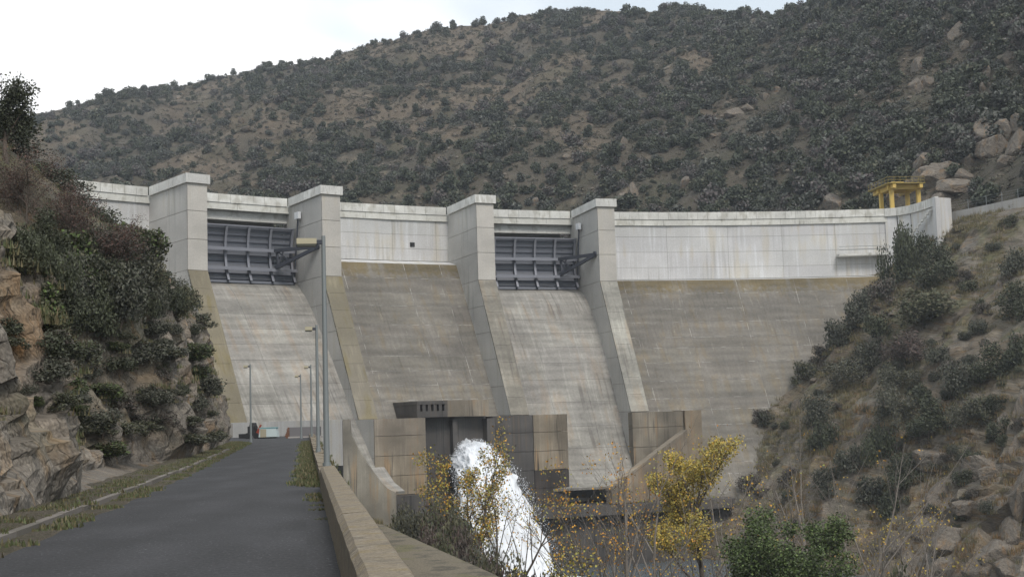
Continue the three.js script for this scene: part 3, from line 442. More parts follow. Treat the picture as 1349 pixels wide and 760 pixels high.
// the core is only kept below the sill in the gate openings
for (const [p0, p1] of [[-52, -39.2], [-32, -23.5], [-16.4, 2.5]]) mesh('dam_core', addColour(arcBlockWide(p0, p1, -6, -0.6, -14, 29.6), 1.0), M.wall, dam);
for (const [p0, p1] of [[-39, -32.1], [-23.4, -16.5]]) {
  mesh('gate_sill', addColour(arcBlockWide(p0, p1, -6, 1.0, -10, 19.3), 1.0), M.wall, dam);
  mesh('bridge_beam', addColour(arcBlockWide(p0 + 0.4, p1 - 0.4, -1.9, -1.0, 28.4, 29.6), [0.96, 0.96, 0.95]), M.cap, dam);
  mesh('back_wall', addColour(arcBlockWide(p0 + 0.4, p1 - 0.4, -6.5, -5.9, 19, 29.9), 1.0), M.pier, dam);
}
{ // right wing: plan points from pixels on the crest line
  const pts = [[0.9, 0.1], [1.5, 0.6], [2.05, 2.2], [2.4, 4.8], [2.62, 7.4], [2.75, 9.6]].map(([a, s]) => { const p = dp(a, s, 0); return [p.x, -p.z]; });
  for (let i = 0; i + 1 < pts.length; i++) {
    const [a, b] = [pts[i], pts[i + 1]], dx = b[0] - a[0], dd = b[1] - a[1], l = Math.hypot(dx, dd), n = [dd / l * -1, dx / l], ins = (t) => [[a[0], a[1]], [b[0] - dx / l * 0.03, b[1] - dd / l * 0.03], [b[0] - n[0] * t * -1, b[1] - n[1] * t * -1], [a[0] - n[0] * t * -1, a[1] - n[1] * t * -1]];
    const yy = lerp(0, 0.9, (i + 1) / pts.length);
    mesh('parapet_panel', addColour(prism(ins(0.5), 30.4, 31.6 + yy * 0.1, 24), 0.9 + 0.12 * panelRng()), M.cap, dam);
    const sh = (p, t) => [p[0] + n[0] * t, p[1] + n[1] * t], c = [sh(a, 0.3), sh(b, 0.3), sh(b, 1.8), sh(a, 1.8)];
    mesh('wing_panel', addColour(prism(c, 14, 30.4, 24), 0.93 + 0.1 * panelRng()), M.wall, dam);
  }
  const e = pts[pts.length - 1], e2 = [e[0] + 2.6, e[1] + 0.9];
  mesh('wing_panel', addColour(prism([[e[0] - 0.1, e[1] - 0.4], [e2[0], e2[1]], [e2[0] - 0.3, e2[1] + 1], [e[0] - 0.1, e[1] + 1]], 20, 31.5, 24), 1), M.wall, dam);
}

{ // things fixed to the walls
  mesh('cantilever_walkway', addColour(arcBlockWide(-1.9, 0.9, -0.4, 1.5, 24.4, 24.75), [0.96, 0.96, 0.95]), M.cap, dam);
  for (const y of [25.3, 25.8]) mesh('walkway_rail', tube(dp(-1.9, 1.4, y), dp(0.9, 1.4, y), 0.04, 0.04, 5), M.galv, dam);
  const a = dp(-26.05, -0.38, 25.9), b = dp(-25.8, -0.38, 25.9); mesh('drain_opening', frameBox(a, b.clone().sub(a), new THREE.Vector3(0, 0.6, 0), dp(-25.9, 0.0, 0).sub(dp(-25.9, -0.12, 0))), M.black, dam);  // solid black box painted as the shade inside a small wall opening
  for (const k of [0, 1, 2, 3, 4, 5, 6, 7, 8]) mesh('stair_step', addColour(arcBlock(1.75 + k * 0.10, 1.86 + k * 0.10, 3.0 + k * 0.55, 4.2 + k * 0.55, 26.4 + k * 0.42, 26.7 + k * 0.42), 1), M.cap, dam);
}
{
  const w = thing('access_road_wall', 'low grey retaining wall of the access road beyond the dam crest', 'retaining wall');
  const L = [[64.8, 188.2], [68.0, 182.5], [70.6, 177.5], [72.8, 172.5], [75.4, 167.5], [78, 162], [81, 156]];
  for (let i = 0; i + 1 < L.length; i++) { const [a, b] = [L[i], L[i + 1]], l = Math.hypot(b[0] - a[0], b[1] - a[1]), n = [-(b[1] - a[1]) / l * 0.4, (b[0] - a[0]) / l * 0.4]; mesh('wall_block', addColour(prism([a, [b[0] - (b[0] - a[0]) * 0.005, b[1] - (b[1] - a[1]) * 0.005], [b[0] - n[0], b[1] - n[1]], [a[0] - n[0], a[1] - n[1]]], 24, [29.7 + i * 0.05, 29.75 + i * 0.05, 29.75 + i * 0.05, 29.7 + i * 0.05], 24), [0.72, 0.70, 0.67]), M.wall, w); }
  const f = thing('wire_fence', 'thin wire fence on the wall of the access road', 'fence');
  for (let i = 0; i + 1 < L.length; i++) for (const k of [0, 0.5]) { const x = lerp(L[i][0], L[i + 1][0], k) + 0.25, d = lerp(L[i][1], L[i + 1][1], k); mesh('post', tube(P3(x, 29.4, d), P3(x, 31.2, d), 0.045, 0.045, 5), M.galv, f); }
  for (const y of [30.4, 30.8, 31.15]) { const list = []; for (let i = 0; i + 1 < L.length; i++) list.push(tube(P3(L[i][0] + 0.25, y, L[i][1]), P3(L[i + 1][0] + 0.25, y, L[i + 1][1]), 0.015, 0.015, 4)); mesh('wire', mergeGeometries(list), M.galv, f); }
}
/* ------------------------------------------------------------------ radial gates */
function makeGate(i, label) {
  const p0 = PC[i], p1 = PC[i + 1], mid = (p0 + p1) / 2, a = degToRad(mid), u = [-Math.sin(a), -Math.cos(a)], w = [Math.cos(a), -Math.sin(a)], o = [DC[0] + DR * Math.sin(a), DC[1] + DR * Math.cos(a)];
  const half = (degToRad(p1 - p0) / 2) * (DR - 4) - PW / 2 - 0.12, CS = 9.6, CY = 24.0, RAD = 8.3;
  const f = (s, e, y) => P3(o[0] + u[0] * s + w[0] * e, y, o[1] + u[1] * s + w[1] * e);
  const g = thing('radial_gate', label, 'spillway gate', 'spillway gates between the piers', f(CS, 0, CY)), O = g.position;
  const add = (name, gg, m, par = g) => { gg.translate(-O.x, -O.y, -O.z); return mesh(name, gg, m, par); };
  const arcp = (th, e, r = RAD) => f(CS - r * Math.cos(th), e, CY + r * Math.sin(th)); // th: angle up from horizontal
  const t0 = -0.53, t1 = 0.40, N = 9;
  const pl = []; for (let k = 0; k < N; k++) { const ta = lerp(t0, t1, k / N), tb = lerp(t0, t1, (k + 1) / N); pl.push([ta, tb]); }
  for (const [ta, tb] of pl) add('skin_plate', quads([[arcp(ta + 0.003, -half), arcp(ta + 0.003, half), arcp(tb - 0.003, half), arcp(tb - 0.003, -half)], [arcp(ta + 0.003, -half, RAD + 0.04), arcp(ta + 0.003, half, RAD + 0.04), arcp(tb - 0.003, half, RAD + 0.04), arcp(tb - 0.003, -half, RAD + 0.04)]]), M.skin);
  for (const [ta, tb] of pl) { const th = (ta + tb) / 2; add('stiffener', frameBox(arcp(th, -half + 0.05, RAD - 0.16), f(0, 1, 0).sub(f(0, 0, 0)).multiplyScalar(2 * half - 0.1), f(0, 0, 1).sub(f(0, 0, 0)).multiplyScalar(0.07), arcp(th, 0, RAD - 0.01).sub(arcp(th, 0, RAD - 0.16))), M.steelDark); }
  const along = f(0, 1, 0).sub(f(0, 0, 0)), up = new THREE.Vector3(0, 1, 0), down = f(1, 0, 0).sub(f(0, 0, 0));
  // vertical ribs follow the curve
  const nr = 6; for (let k = 0; k < nr; k++) { const e = lerp(-half + 0.25, half - 0.25, k / (nr - 1)), list = [], flange = []; for (let q = 0; q < 10; q++) { const ta = lerp(t0, t1, q / 10), tb = lerp(t0, t1, (q + 1) / 10); const c = [arcp(ta, e - 0.04, RAD - 0.02), arcp(ta, e + 0.04, RAD - 0.02), arcp(ta, e + 0.04, RAD - 0.55), arcp(ta, e - 0.04, RAD - 0.55)], d = [arcp(tb, e - 0.04, RAD - 0.02), arcp(tb, e + 0.04, RAD - 0.02), arcp(tb, e + 0.04, RAD - 0.55), arcp(tb, e - 0.04, RAD - 0.55)]; list.push(quads([[c[0], d[0], d[3], c[3]], [c[1], d[1], d[2], c[2]]])); const x = [arcp(ta, e - 0.16, RAD - 0.56), arcp(ta, e + 0.16, RAD - 0.56), arcp(tb, e + 0.16, RAD - 0.56), arcp(tb, e - 0.16, RAD - 0.56)], y = [arcp(ta, e - 0.16, RAD - 0.61), arcp(ta, e + 0.16, RAD - 0.61), arcp(tb, e + 0.16, RAD - 0.61), arcp(tb, e - 0.16, RAD - 0.61)]; flange.push(quads([x, y, [x[0], x[3], y[3], y[0]], [x[1], x[2], y[2], y[1]]])); } const rib = add('rib', mergeGeometries(list), M.steel); add('rib_flange', mergeGeometries(flange), M.steelLight, rib); }
  // two main girders
  for (const th of [0.02, -0.315]) { const c = arcp(th, -half, RAD - 0.62); const gd = add('girder', frameBox(c, along.clone().multiplyScalar(2 * half), up.clone().multiplyScalar(-0.12), down.clone().multiplyScalar(0.75)), M.steel); add('girder_flange', frameBox(c.clone().addScaledVector(down, 0.755).addScaledVector(up, 0.16), along.clone().multiplyScalar(2 * half), up.clone().multiplyScalar(-0.4), down.clone().multiplyScalar(0.06)), M.steelLight, gd); }
  add('top_beam', frameBox(arcp(t1, -half, RAD - 0.3), along.clone().multiplyScalar(2 * half), up.clone().multiplyScalar(0.14), down.clone().multiplyScalar(0.2)), M.steelLight);
  // arms to the trunnions on either pier
  for (const sd of [-1, 1]) {
    const piv = f(CS, sd * (half - 0.15), CY); const arm = new THREE.Group(); arm.name = 'arm'; g.add(arm);
    for (const th of [0.02, -0.315]) add('strut', bar(arcp(th, sd * (half - 3.0), RAD - 1.4), piv, 0.34, 0.44), M.steelDark, arm);
    add('strut_brace', bar(arcp(0.02, sd * (half - 2.8), RAD - 1.6), arcp(-0.315, sd * (half - 2.8), RAD - 1.6), 0.24, 0.3), M.steelDark, arm);
    add('strut_brace', bar(arcp(0.02, sd * (half - 2.3), RAD - 2.6), arcp(-0.315, sd * (half - 2.9), RAD - 1.8), 0.14, 0.14), M.steelDark, arm);
    add('strut_brace', bar(arcp(0.02, sd * (half - 2.9), RAD - 1.7), arcp(-0.25, sd * (half - 2.0), RAD - 3.2), 0.14, 0.14), M.steelDark, arm);
    const tr = tube(f(CS, sd * (half + 0.12), CY), f(CS, sd * (half - 0.5), CY), 0.42, 0.42, 14); add('trunnion', tr, M.steelDark, arm);
    // hoist rod along the pier face
    add('hoist_rod', tube(arcp(-0.42, sd * (half - 0.2), RAD - 0.7), f(3.9, sd * (half - 0.2), 28.6), 0.11, 0.11, 8), M.steelDark);
    add('hoist_bracket', frameBox(f(3.4, sd * (half - 0.35) - 0.15, 28.3), down.clone().multiplyScalar(1.1), up.clone().multiplyScalar(0.9), along.clone().multiplyScalar(0.4)), M.white);
  }
  return g;
}
makeGate(0, 'grey steel spillway gate with arms, between the two piers nearer the cut rock');
makeGate(2, 'grey steel spillway gate with arms, between the two piers nearer the crane');

/* ------------------------------------------------------------------ toe structures */
const S2 = (list) => list.map(([p, s]) => { const v = dp(p, s, 0); return [v.x, -v.z]; });
{
  const b = thing('toe_block', 'rust streaked concrete block at the foot of the dam, beside the outlet', 'concrete block');
  const ys = [2.0, 0.0, -2.3, -4.6, -6.8];
  for (let k = 0; k < 4; k++) mesh('lift', addColour(prism(S2([[-32.62, 24.5], [-29.75, 24.5], [-29.4, 18], [-32.3, 18]]), ys[k + 1] + 0.03, ys[k] - 0.02, 24), [1.05, 1.02 - 0.01 * k, 1.0 - 0.04 * k]), M.toe, b);
  mesh('footing', addColour(prism(S2([[-33.8, 26.5], [-29.0, 26.5], [-29.0, 18], [-33.0, 18]]), -18, -6.82, 24), 1.0), M.wet, b);
}
{
  const b = thing('outlet_house', 'dark wet concrete outlet house, shade painted on the side with small openings', 'outlet house');
  // upper box: side face painted darker as shade; openings recessed between small piers
  mesh('upper_wall', addColour(prism(S2([[-28.2, 23.2], [-25.9, 23.6], [-25.6, 15], [-28.2, 15]]), 2.02, 3.95, 24), [0.95, 0.93, 0.9]), M.toe, b);
  mesh('roof_slab', addColour(prism(S2([[-29.95, 23.35], [-28.22, 23.35], [-28.22, 15], [-29.7, 15]]), 3.55, 3.97, 24), 1.0), M.wet, b);
  mesh('lower_rail', addColour(prism(S2([[-29.95, 23.3], [-28.22, 23.3], [-28.22, 21], [-29.8, 21]]), 2.02, 2.75, 24), 1.0), M.wet, b);
  mesh('inner_wall', addColour(prism(S2([[-29.85, 22.6], [-28.22, 22.6], [-28.22, 15], [-29.7, 15]]), 2.02, 3.54, 24), 1.0), M.wet, b);
  for (let k = 0; k <= 5; k++) { const c = lerp(-29.86, -28.3, k / 5); mesh('mullion', addColour(prism(S2([[c - 0.09, 23.3], [c + 0.09, 23.3], [c + 0.09, 22.5], [c - 0.09, 22.5]]), 2.76, 3.54, 24), 1.0), M.wet, b); }
  mesh('front_wall', addColour(prism(S2([[-29.4, 21.6], [-27.75, 21.6], [-27.6, 15], [-29.2, 15]]), -12, 1.98, 24), 1.0), M.wet, b);
  mesh('front_wall', addColour(prism(S2([[-27.75, 21.8], [-25.75, 21.8], [-25.5, 15], [-27.6, 15]]), -1.4, 1.98, 24), 1.0), M.wet, b);
  mesh('side_wall', addColour(prism(S2([[-27.8, 22.6], [-27.55, 22.6], [-27.4, 15], [-27.65, 15]]), -12, 1.6, 24), 1.0), M.wet, b);
  mesh('side_wall', addColour(prism(S2([[-25.95, 23.2], [-25.5, 23.2], [-25.3, 15], [-25.8, 15]]), -12, 1.7, 24), 1.0), M.wet, b);
  mesh('apron', addColour(prism(S2([[-29.6, 22.5], [-25.5, 22.5], [-25.5, 15], [-29.6, 15]]), -18, -6.9, 24), 1.0), M.wet, b);
  mesh('chamber_back', addColour(prism(S2([[-27.6, 17], [-25.4, 17], [-25.4, 15], [-27.6, 15]]), -8, 0, 24), 1.0), M.wet, b);
}
{
  const b = thing('divider_block', 'stained concrete divider block between outlet and spillway chute', 'concrete block');
  const ys = [1.95, -0.2, -2.5, -4.8, -7.0, -9.2];
  for (let k = 0; k < 5; k++) {
    const wet = k > 2; mesh('lift', addColour(prism(S2([[-23.65, 25.2], [-21.35, 23.6], [-20.9, 17], [-23.3, 17]]), ys[k + 1] + 0.03, ys[k] - 0.02, 24), wet ? [0.75, 0.7, 0.68] : [1.05, 1.0, 0.92]), wet ? M.wet : M.toe, b);
    mesh('wet_side', addColour(prism(S2([[-25.48, 22.4], [-23.68, 25.15], [-23.35, 17], [-25.2, 15]]), ys[k + 1] + 0.03, ys[k] - 0.02, 24), 0.95), M.wet, b);
  }
}
{
  const b = thing('apron_sill', 'dark wet concrete sill across the foot of the spillway, shadow painted into it', 'sill');
  mesh('slab', addColour(prism(S2([[-25.6, 28], [-18.5, 28.5], [-12.2, 27], [-11.5, 18], [-25, 18]]), -10.4, -9.25, 24), 1.0), M.wet, b);  // sill shadow is put into the dark colour of the slab
  mesh('under_wall', addColour(prism(S2([[-25.4, 26.4], [-18.5, 26.8], [-12.2, 25.4], [-11.5, 18], [-25, 18]]), -18, -10.42, 24), 1.0), M.wet, b);
}
{
  const b = thing('abutment_block', 'streaked concrete block with a tan end face below the mossy dam face', 'concrete block');
  const ys = [1.9, -0.1, -2.6, -5.1];
  for (let k = 0; k < 3; k++) { mesh('lift', addColour(prism(S2([[-17.05, 21.1], [-14.05, 21.1], [-13.8, 14], [-16.8, 14]]), ys[k + 1] + 0.03, ys[k] - 0.02, 24), [0.9, 0.89, 0.86]), M.toe, b); mesh('end_lift', addColour(prism(S2([[-14.02, 21.6], [-12.95, 21.0], [-12.8, 14], [-13.8, 14]]), ys[k + 1] + 0.03, ys[k] + 0.05, 24), [1.25, 1.15, 1.02]), M.toe, b); }
  const gw = thing('chute_guide_wall', 'tan guide wall with a sloping top beside the spillway chute', 'guide wall');
  const A = dp(-14.05, 22.2, 0), B = dp(-19.6, 27.4, 0), dx = A.x - B.x, dd = -(A.z - B.z), l = Math.hypot(dx, dd);
  mesh('wall', addColour(plate([[0, -9.2], [0, -7.6], [l, -0.9], [l, -9.2]], [B.x, -B.z], [dx / l, dd / l], 0.9, 24), [1.0, 0.93, 0.86]), M.toe, gw);
  mesh('coping', addColour(plate([[-0.1, -7.58], [-0.1, -7.25], [l, -0.55], [l, -0.88]], [B.x, -B.z], [dx / l, dd / l], 1.0, 24), [1.02, 0.98, 0.93]), M.toe, gw);
}
{
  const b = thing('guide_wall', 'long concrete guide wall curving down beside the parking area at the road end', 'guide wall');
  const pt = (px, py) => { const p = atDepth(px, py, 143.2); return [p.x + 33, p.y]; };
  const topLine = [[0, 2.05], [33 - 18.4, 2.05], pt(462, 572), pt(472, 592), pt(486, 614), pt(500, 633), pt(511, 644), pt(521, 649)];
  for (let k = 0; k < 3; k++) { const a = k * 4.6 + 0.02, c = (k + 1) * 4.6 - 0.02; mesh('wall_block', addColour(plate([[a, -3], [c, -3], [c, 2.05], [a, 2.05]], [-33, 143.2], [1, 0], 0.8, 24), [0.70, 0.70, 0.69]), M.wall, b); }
  mesh('curved_wall', addColour(plate([[13.82, -18], ...[[13.82, 2.05]], ...topLine.slice(1), [topLine[7][0], -18]], [-33, 143.2], [1, 0], 0.8, 24), [1.1, 1.14, 1.16]), M.toe, b);
}

/* ------------------------------------------------------------------ crane, lamps, yard things */
{
  const base = dp(2.0, -2.6, 30.46), c = thing('gantry_crane', 'yellow steel gantry crane standing on the dam crest', 'crane', null, base); c.scale.setScalar(0.9);
  const a = degToRad(-8), ux = new THREE.Vector3(Math.cos(a), 0, Math.sin(a)), uz = new THREE.Vector3(-Math.sin(a), 0, Math.cos(a)); // along crest, towards camera
  const q = (x, y, z) => new THREE.Vector3().addScaledVector(ux, x).addScaledVector(uz, z).setY(y);
  const fb = (n, x0, x1, y0, y1, z0, z1, m = M.yellow) => mesh(n, frameBox(q(x0, y0, z0), ux.clone().multiplyScalar(x1 - x0), new THREE.Vector3(0, y1 - y0, 0), uz.clone().multiplyScalar(z1 - z0)), m, c);
  for (const x of [-2.6, 2.2]) for (const z of [-2.2, 2.0]) { fb('leg', x, x + 0.62, 0, 4.6, z, z + 0.5); fb('bogie', x - 0.3, x + 0.9, -0.02, 0.42, z - 0.05, z + 0.55, M.yellowDark); }
  for (const z of [-2.2, 2.0]) fb('cross_beam', -2.95, 3.1, 4.62, 5.35, z - 0.03, z + 0.53);
  for (const x of [-2.6, 2.2]) fb('long_beam', x + 0.02, x + 0.6, 4.64, 5.3, -4.6, 3.6);
  fb('platform', -3.5, 3.2, 5.37, 5.52, -4.6, 3.7, M.yellowDark);
  for (const [x0, z0, x1, z1] of [[-3.4, 3.6, 3.1, 3.6], [-3.4, -4.5, -3.4, 3.6], [3.1, -4.5, 3.1, 3.6]]) {
    const r = new THREE.Group(); r.name = 'railing'; c.add(r);
    for (const y of [6.0, 6.5]) mesh('rail', tube(q(x0, y, z0), q(x1, y, z1), 0.04, 0.04, 5), M.yellowDark, r);
    const n = 6; for (let k = 0; k <= n; k++) mesh('post', tube(q(lerp(x0, x1, k / n), 5.5, lerp(z0, z1, k / n)), q(lerp(x0, x1, k / n), 6.5, lerp(z0, z1, k / n)), 0.035, 0.035, 5), M.yellowDark, r);
  }
  fb('trolley', -1.4, 0.8, 5.53, 6.2, -1.6, 0.6, M.yellow);
}
function lamp(t, L, y0, height, label, arm = 0.85) {
  const g = thing('street_lamp', label, 'street lamp', 'lamps along the road', road(t, L, y0));
  mesh('base', new THREE.CylinderGeometry(0.11, 0.12, 0.35, 12).translate(0, 0.17, 0), M.galv, g);
  mesh('pole', new THREE.CylinderGeometry(0.055, 0.082, height, 14).translate(0, height / 2, 0), M.galv, g);
  const lx = new THREE.Vector3(-RN[0], 0, RN[1]);
  mesh('arm', bar(lx.clone().multiplyScalar(0.03).setY(height - 0.17), lx.clone().multiplyScalar(0.2).setY(height - 0.17), 0.11, 0.11), M.steelDark, g);
  const h = mesh('lamp_head', bar(lx.clone().multiplyScalar(0.18).setY(height - 0.15), lx.clone().multiplyScalar(0.18 + arm * 0.62).setY(height - 0.15), 0.26, 0.15), M.lampBeige, g);
  mesh('lens', bar(lx.clone().multiplyScalar(0.2).setY(height - 0.255), lx.clone().multiplyScalar(0.18 + arm * 0.6).setY(height - 0.255), 0.24, 0.05), M.lampGlass, h);
  return g;
}
lamp(34.5, 0.56, 0.25, 6.35, 'tall street lamp with beige head at the parapet end');
lamp(56, 0.56, 0.25, 5.6, 'slim street lamp second from the parapet end', 0.5);
lamp(97, 0.5, 0.4, 5.6, 'slim street lamp standing by the concrete trough', 0.5);
lamp(112, -0.3, 0.4, 5.5, 'slim street lamp farthest down the road, behind the trough', 0.5);
lamp(98, -3.95, 0.3, 5.9, 'slim street lamp on the rock side of the road end', 0.5);
{
  const pos = (px, d) => { const p = atDepth(px, 575, d); p.y = 0.42; return p; };
  const s = thing('skip', 'pale blue and beige steel skip standing on the yard at the road end', 'skip', null, pos(354, 122));
  const prof = [[-0.85, 0.15], [-0.72, 0.95], [0.72, 0.95], [0.85, 0.15]].map((p) => new THREE.Vector2(...p)); const g = new THREE.ExtrudeGeometry(new THREE.Shape(prof), { depth: 1.1, bevelEnabled: true, bevelSize: 0.03, bevelThickness: 0.03 }); g.translate(0, 0, -0.5);
  mesh('bin', g, new THREE.MeshStandardMaterial({ color: 0xb9c6c6, roughness: 0.6 }), s);
  mesh('side_plate', new THREE.BoxGeometry(0.55, 0.75, 0.06).translate(-0.42, 0.5, 0.68), new THREE.MeshStandardMaterial({ color: 0x9c9580, roughness: 0.8 }), s);
  mesh('rim', new THREE.BoxGeometry(1.6, 0.07, 1.25).translate(0, 0.99, 0.05), new THREE.MeshStandardMaterial({ color: 0x6fa8ae, roughness: 0.6 }), s);
  mesh('skid', new THREE.BoxGeometry(1.5, 0.16, 0.9).translate(0, 0.07, 0.05), M.black, s);
  const m = thing('site_machine', 'small dark machine with a red frame beside the pale skip', 'machine', null, pos(331, 123));
  mesh('body', new THREE.BoxGeometry(0.75, 0.85, 1.1).translate(0.1, 0.75, 0), M.black, m); mesh('hood', new THREE.CylinderGeometry(0.3, 0.38, 0.35, 10).translate(0.15, 1.33, 0), M.black, m); mesh('tail', new THREE.BoxGeometry(0.8, 0.42, 0.8).translate(-0.75, 0.28, 0), M.black, m);
  for (const x of [-0.3, 0.5]) for (const z of [-0.5, 0.5]) mesh('wheel', new THREE.CylinderGeometry(0.28, 0.28, 0.18, 14).rotateX(Math.PI / 2).translate(x, 0.28, z), M.black, m);
  const red = new THREE.MeshStandardMaterial({ color: 0x8c3d2c, roughness: 0.7 }); mesh('boom', bar(new THREE.Vector3(0.5, 0.5, 0.2), new THREE.Vector3(0.95, 1.3, 0.2), 0.12, 0.14), red, m); mesh('boom', bar(new THREE.Vector3(0.55, 0.35, 0.3), new THREE.Vector3(1.0, 0.75, 0.3), 0.2, 0.3), red, m);
  const tr = thing('concrete_trough', 'long grey concrete trough at the end of the road', 'trough', null, pos(402, 118));
  for (const [n, a, b, c, x, y, z] of [['panel', 2.7, 0.85, 0.15, 0, 0.55, 0.5], ['panel', 2.7, 0.85, 0.15, 0, 0.55, -0.5], ['end_wall', 0.15, 0.83, 0.84, -1.28, 0.55, 0], ['end_wall', 0.15, 0.83, 0.84, 1.28, 0.55, 0]]) mesh(n, new THREE.BoxGeometry(a, b, c).translate(x, y, z), new THREE.MeshStandardMaterial({ color: 0x716f70, roughness: 0.9, bumpMap: grain, bumpScale: 0.01 }), tr);
  mesh('base', new THREE.BoxGeometry(2.95, 0.16, 1.3).translate(0, 0.06, 0), new THREE.MeshStandardMaterial({ color: 0xa39f9a, roughness: 0.9 }), tr);
  const tp = thing('timber_stack', 'brown timber offcuts stacked against the concrete trough', 'timber', null, pos(381, 118));
  const wood = new THREE.MeshStandardMaterial({ color: 0x6e4a35, roughness: 0.9 }); const r = rng(4); for (let k = 0; k < 7; k++) mesh('beam', new THREE.BoxGeometry(0.6 - 0.04 * k, 0.13, 0.9).rotateY((r() - 0.5) * 0.3).translate((r() - 0.5) * 0.12, 0.07 + k * 0.14, 0), wood, tp);
}

/* ------------------------------------------------------------------ vegetation builders */
const C3 = (r, g, b) => [r, g, b];
const TONE = { dark: [0.050, 0.056, 0.034], green: [0.060, 0.070, 0.036], grey: [0.086, 0.088, 0.066], olive: [0.088, 0.086, 0.048], brown: [0.092, 0.076, 0.064], bright: [0.085, 0.125, 0.035], yellow: [0.42, 0.29, 0.045], gold: [0.50, 0.26, 0.03] };
function leafCloud({ n, lobes, size, tones, seed, stretch = 1.5, shell = 0.55 }) {
  const r = rng(seed), pos = new Float32Array(n * 12), col = new Float32Array(n * 12), idx = new Uint32Array(n * 6), v = new THREE.Vector3(), a = new THREE.Vector3(), b = new THREE.Vector3(), q = new THREE.Vector3();
  let tot = 0; const cum = lobes.map((l) => (tot += l[3] * l[3])); 
  for (let i = 0; i < n; i++) {
    const pick = r() * tot; let k = 0; while (cum[k] < pick) k++; const [lx, ly, lz, lr, sq = 0.85] = lobes[k];
    do { v.set(r() * 2 - 1, r() * 2 - 1, r() * 2 - 1); } while (v.lengthSq() > 1 || v.lengthSq() < 1e-4);
    const len = v.length(), rad = Math.pow(r(), 1 - shell) * (0.86 + 0.28 * n3(v.x / len * 2.3 + k * 9, v.y / len * 2.3, v.z / len * 2.3 + seed)); v.multiplyScalar(rad / len * lr); v.y *= sq; v.x += lx; v.y += ly; v.z += lz;
    if (v.y < 0.03) v.y = 0.03 + r() * 0.2;
    a.set(r() * 2 - 1, r() * 1.4 - 0.7, r() * 2 - 1).normalize(); q.set(r() * 2 - 1, r() * 2 - 1, r() * 2 - 1); b.crossVectors(a, q).normalize();
    const s = size * (0.6 + 0.8 * r()), s2 = s / stretch; a.multiplyScalar(s * 0.5); b.multiplyScalar(s2 * 0.5);
    const o = i * 12; pos.set([v.x - a.x, v.y - a.y, v.z - a.z, v.x + b.x, v.y + b.y, v.z + b.z, v.x + a.x, v.y + a.y, v.z + a.z, v.x - b.x, v.y - b.y, v.z - b.z], o);
    const t = tones[Math.floor(r() * tones.length)], f = 0.65 + 0.7 * r(); for (let c = 0; c < 4; c++) col.set([t[0] * f, t[1] * f, t[2] * f], o + c * 3);
    const k4 = i * 4; idx.set([k4, k4 + 1, k4 + 2, k4, k4 + 2, k4 + 3], i * 6);
  }
  const g = new THREE.BufferGeometry(); g.setAttribute('position', new THREE.BufferAttribute(pos, 3)); g.setAttribute('color', new THREE.BufferAttribute(col, 3)); g.setIndex(new THREE.BufferAttribute(idx, 1)); g.computeVertexNormals(); return g;
}
function lobesFor(seed, n, spread, hgt, rad) { const r = rng(seed), L = []; for (let i = 0; i < n; i++) { const a = r() * 6.283, d = Math.sqrt(r()) * spread; const rr = rad * (0.6 + 0.6 * r()); L.push([Math.cos(a) * d, Math.max(rr * 0.55, hgt * (0.25 + 0.65 * r()) * (1 - 0.35 * d / (spread + 0.01))), Math.sin(a) * d, rr]); } return L; }
// branching skeleton: returns wood geometry and tip points
function skeleton({ seed, height, r0, lean = [0, 0], levels = 4, kids = 3, spread = 0.6, up = 0.35, first = 0.3, shrink = 0.66, stems = 1, wig = 0.15, sides = 5 }) {
  const r = rng(seed), parts = [], tips = [];
  const grow = (p, dir, len, rad, lev) => {
    const n = lev === 0 ? 5 : 3; let q = p.clone(), d = dir.clone(), ra = rad; const pts = [];
    for (let i = 0; i < n; i++) { d.add(new THREE.Vector3((r() - 0.5) * wig * 2, (r() - 0.3) * wig, (r() - 0.5) * wig * 2)).normalize(); const e = q.clone().addScaledVector(d, len / n), rb = rad * lerp(1, 0.55, (i + 1) / n); parts.push(tube(q, e, ra, rb, lev === 0 ? sides + 2 : lev === 1 ? sides : 3, true)); pts.push([e.clone(), d.clone(), (i + 1) / n, rb]); q = e; ra = rb; }
    if (lev >= levels - 2) for (const x of pts) tips.push(x[0]);
    if (lev >= levels - 1) return;
    const k = lev === 0 ? kids + 3 : kids;
    for (let i = 0; i < k; i++) { const at = lev === 0 ? pts[Math.min(n - 1, Math.floor(lerp(first, 1, (i + r() * 0.6) / k) * n))] : pts[Math.min(n - 1, Math.floor(r() * n))]; const a = r() * 6.283, s = spread * (0.7 + 0.6 * r()); const side = new THREE.Vector3(Math.cos(a), up * r(), Math.sin(a)); grow(at[0], at[1].clone().multiplyScalar(1 - s * 0.6).addScaledVector(side, s).normalize(), len * shrink * (0.7 + 0.5 * r()), at[3] * 0.62, lev + 1); }
    grow(q, d, len * shrink * 0.8, ra * 0.9, lev + 1);
  };
  for (let s = 0; s < stems; s++) { const a = (s / stems) * 6.283 + r(); const d = new THREE.Vector3(lean[0] + (stems > 1 ? Math.cos(a) * 0.22 : 0), 1, lean[1] + (stems > 1 ? Math.sin(a) * 0.22 : 0)).normalize(); grow(new THREE.Vector3((stems > 1 ? Math.cos(a) * 0.15 : 0), -0.3, (stems > 1 ? Math.sin(a) * 0.15 : 0)), d, height * (stems > 1 ? 0.4 + 0.12 * r() : 0.5), r0 * (stems > 1 ? 0.7 : 1), 0); }
  const g = mergeGeometries(parts.map((p) => { p.deleteAttribute('uv'); return p; })); return { g, tips };
}
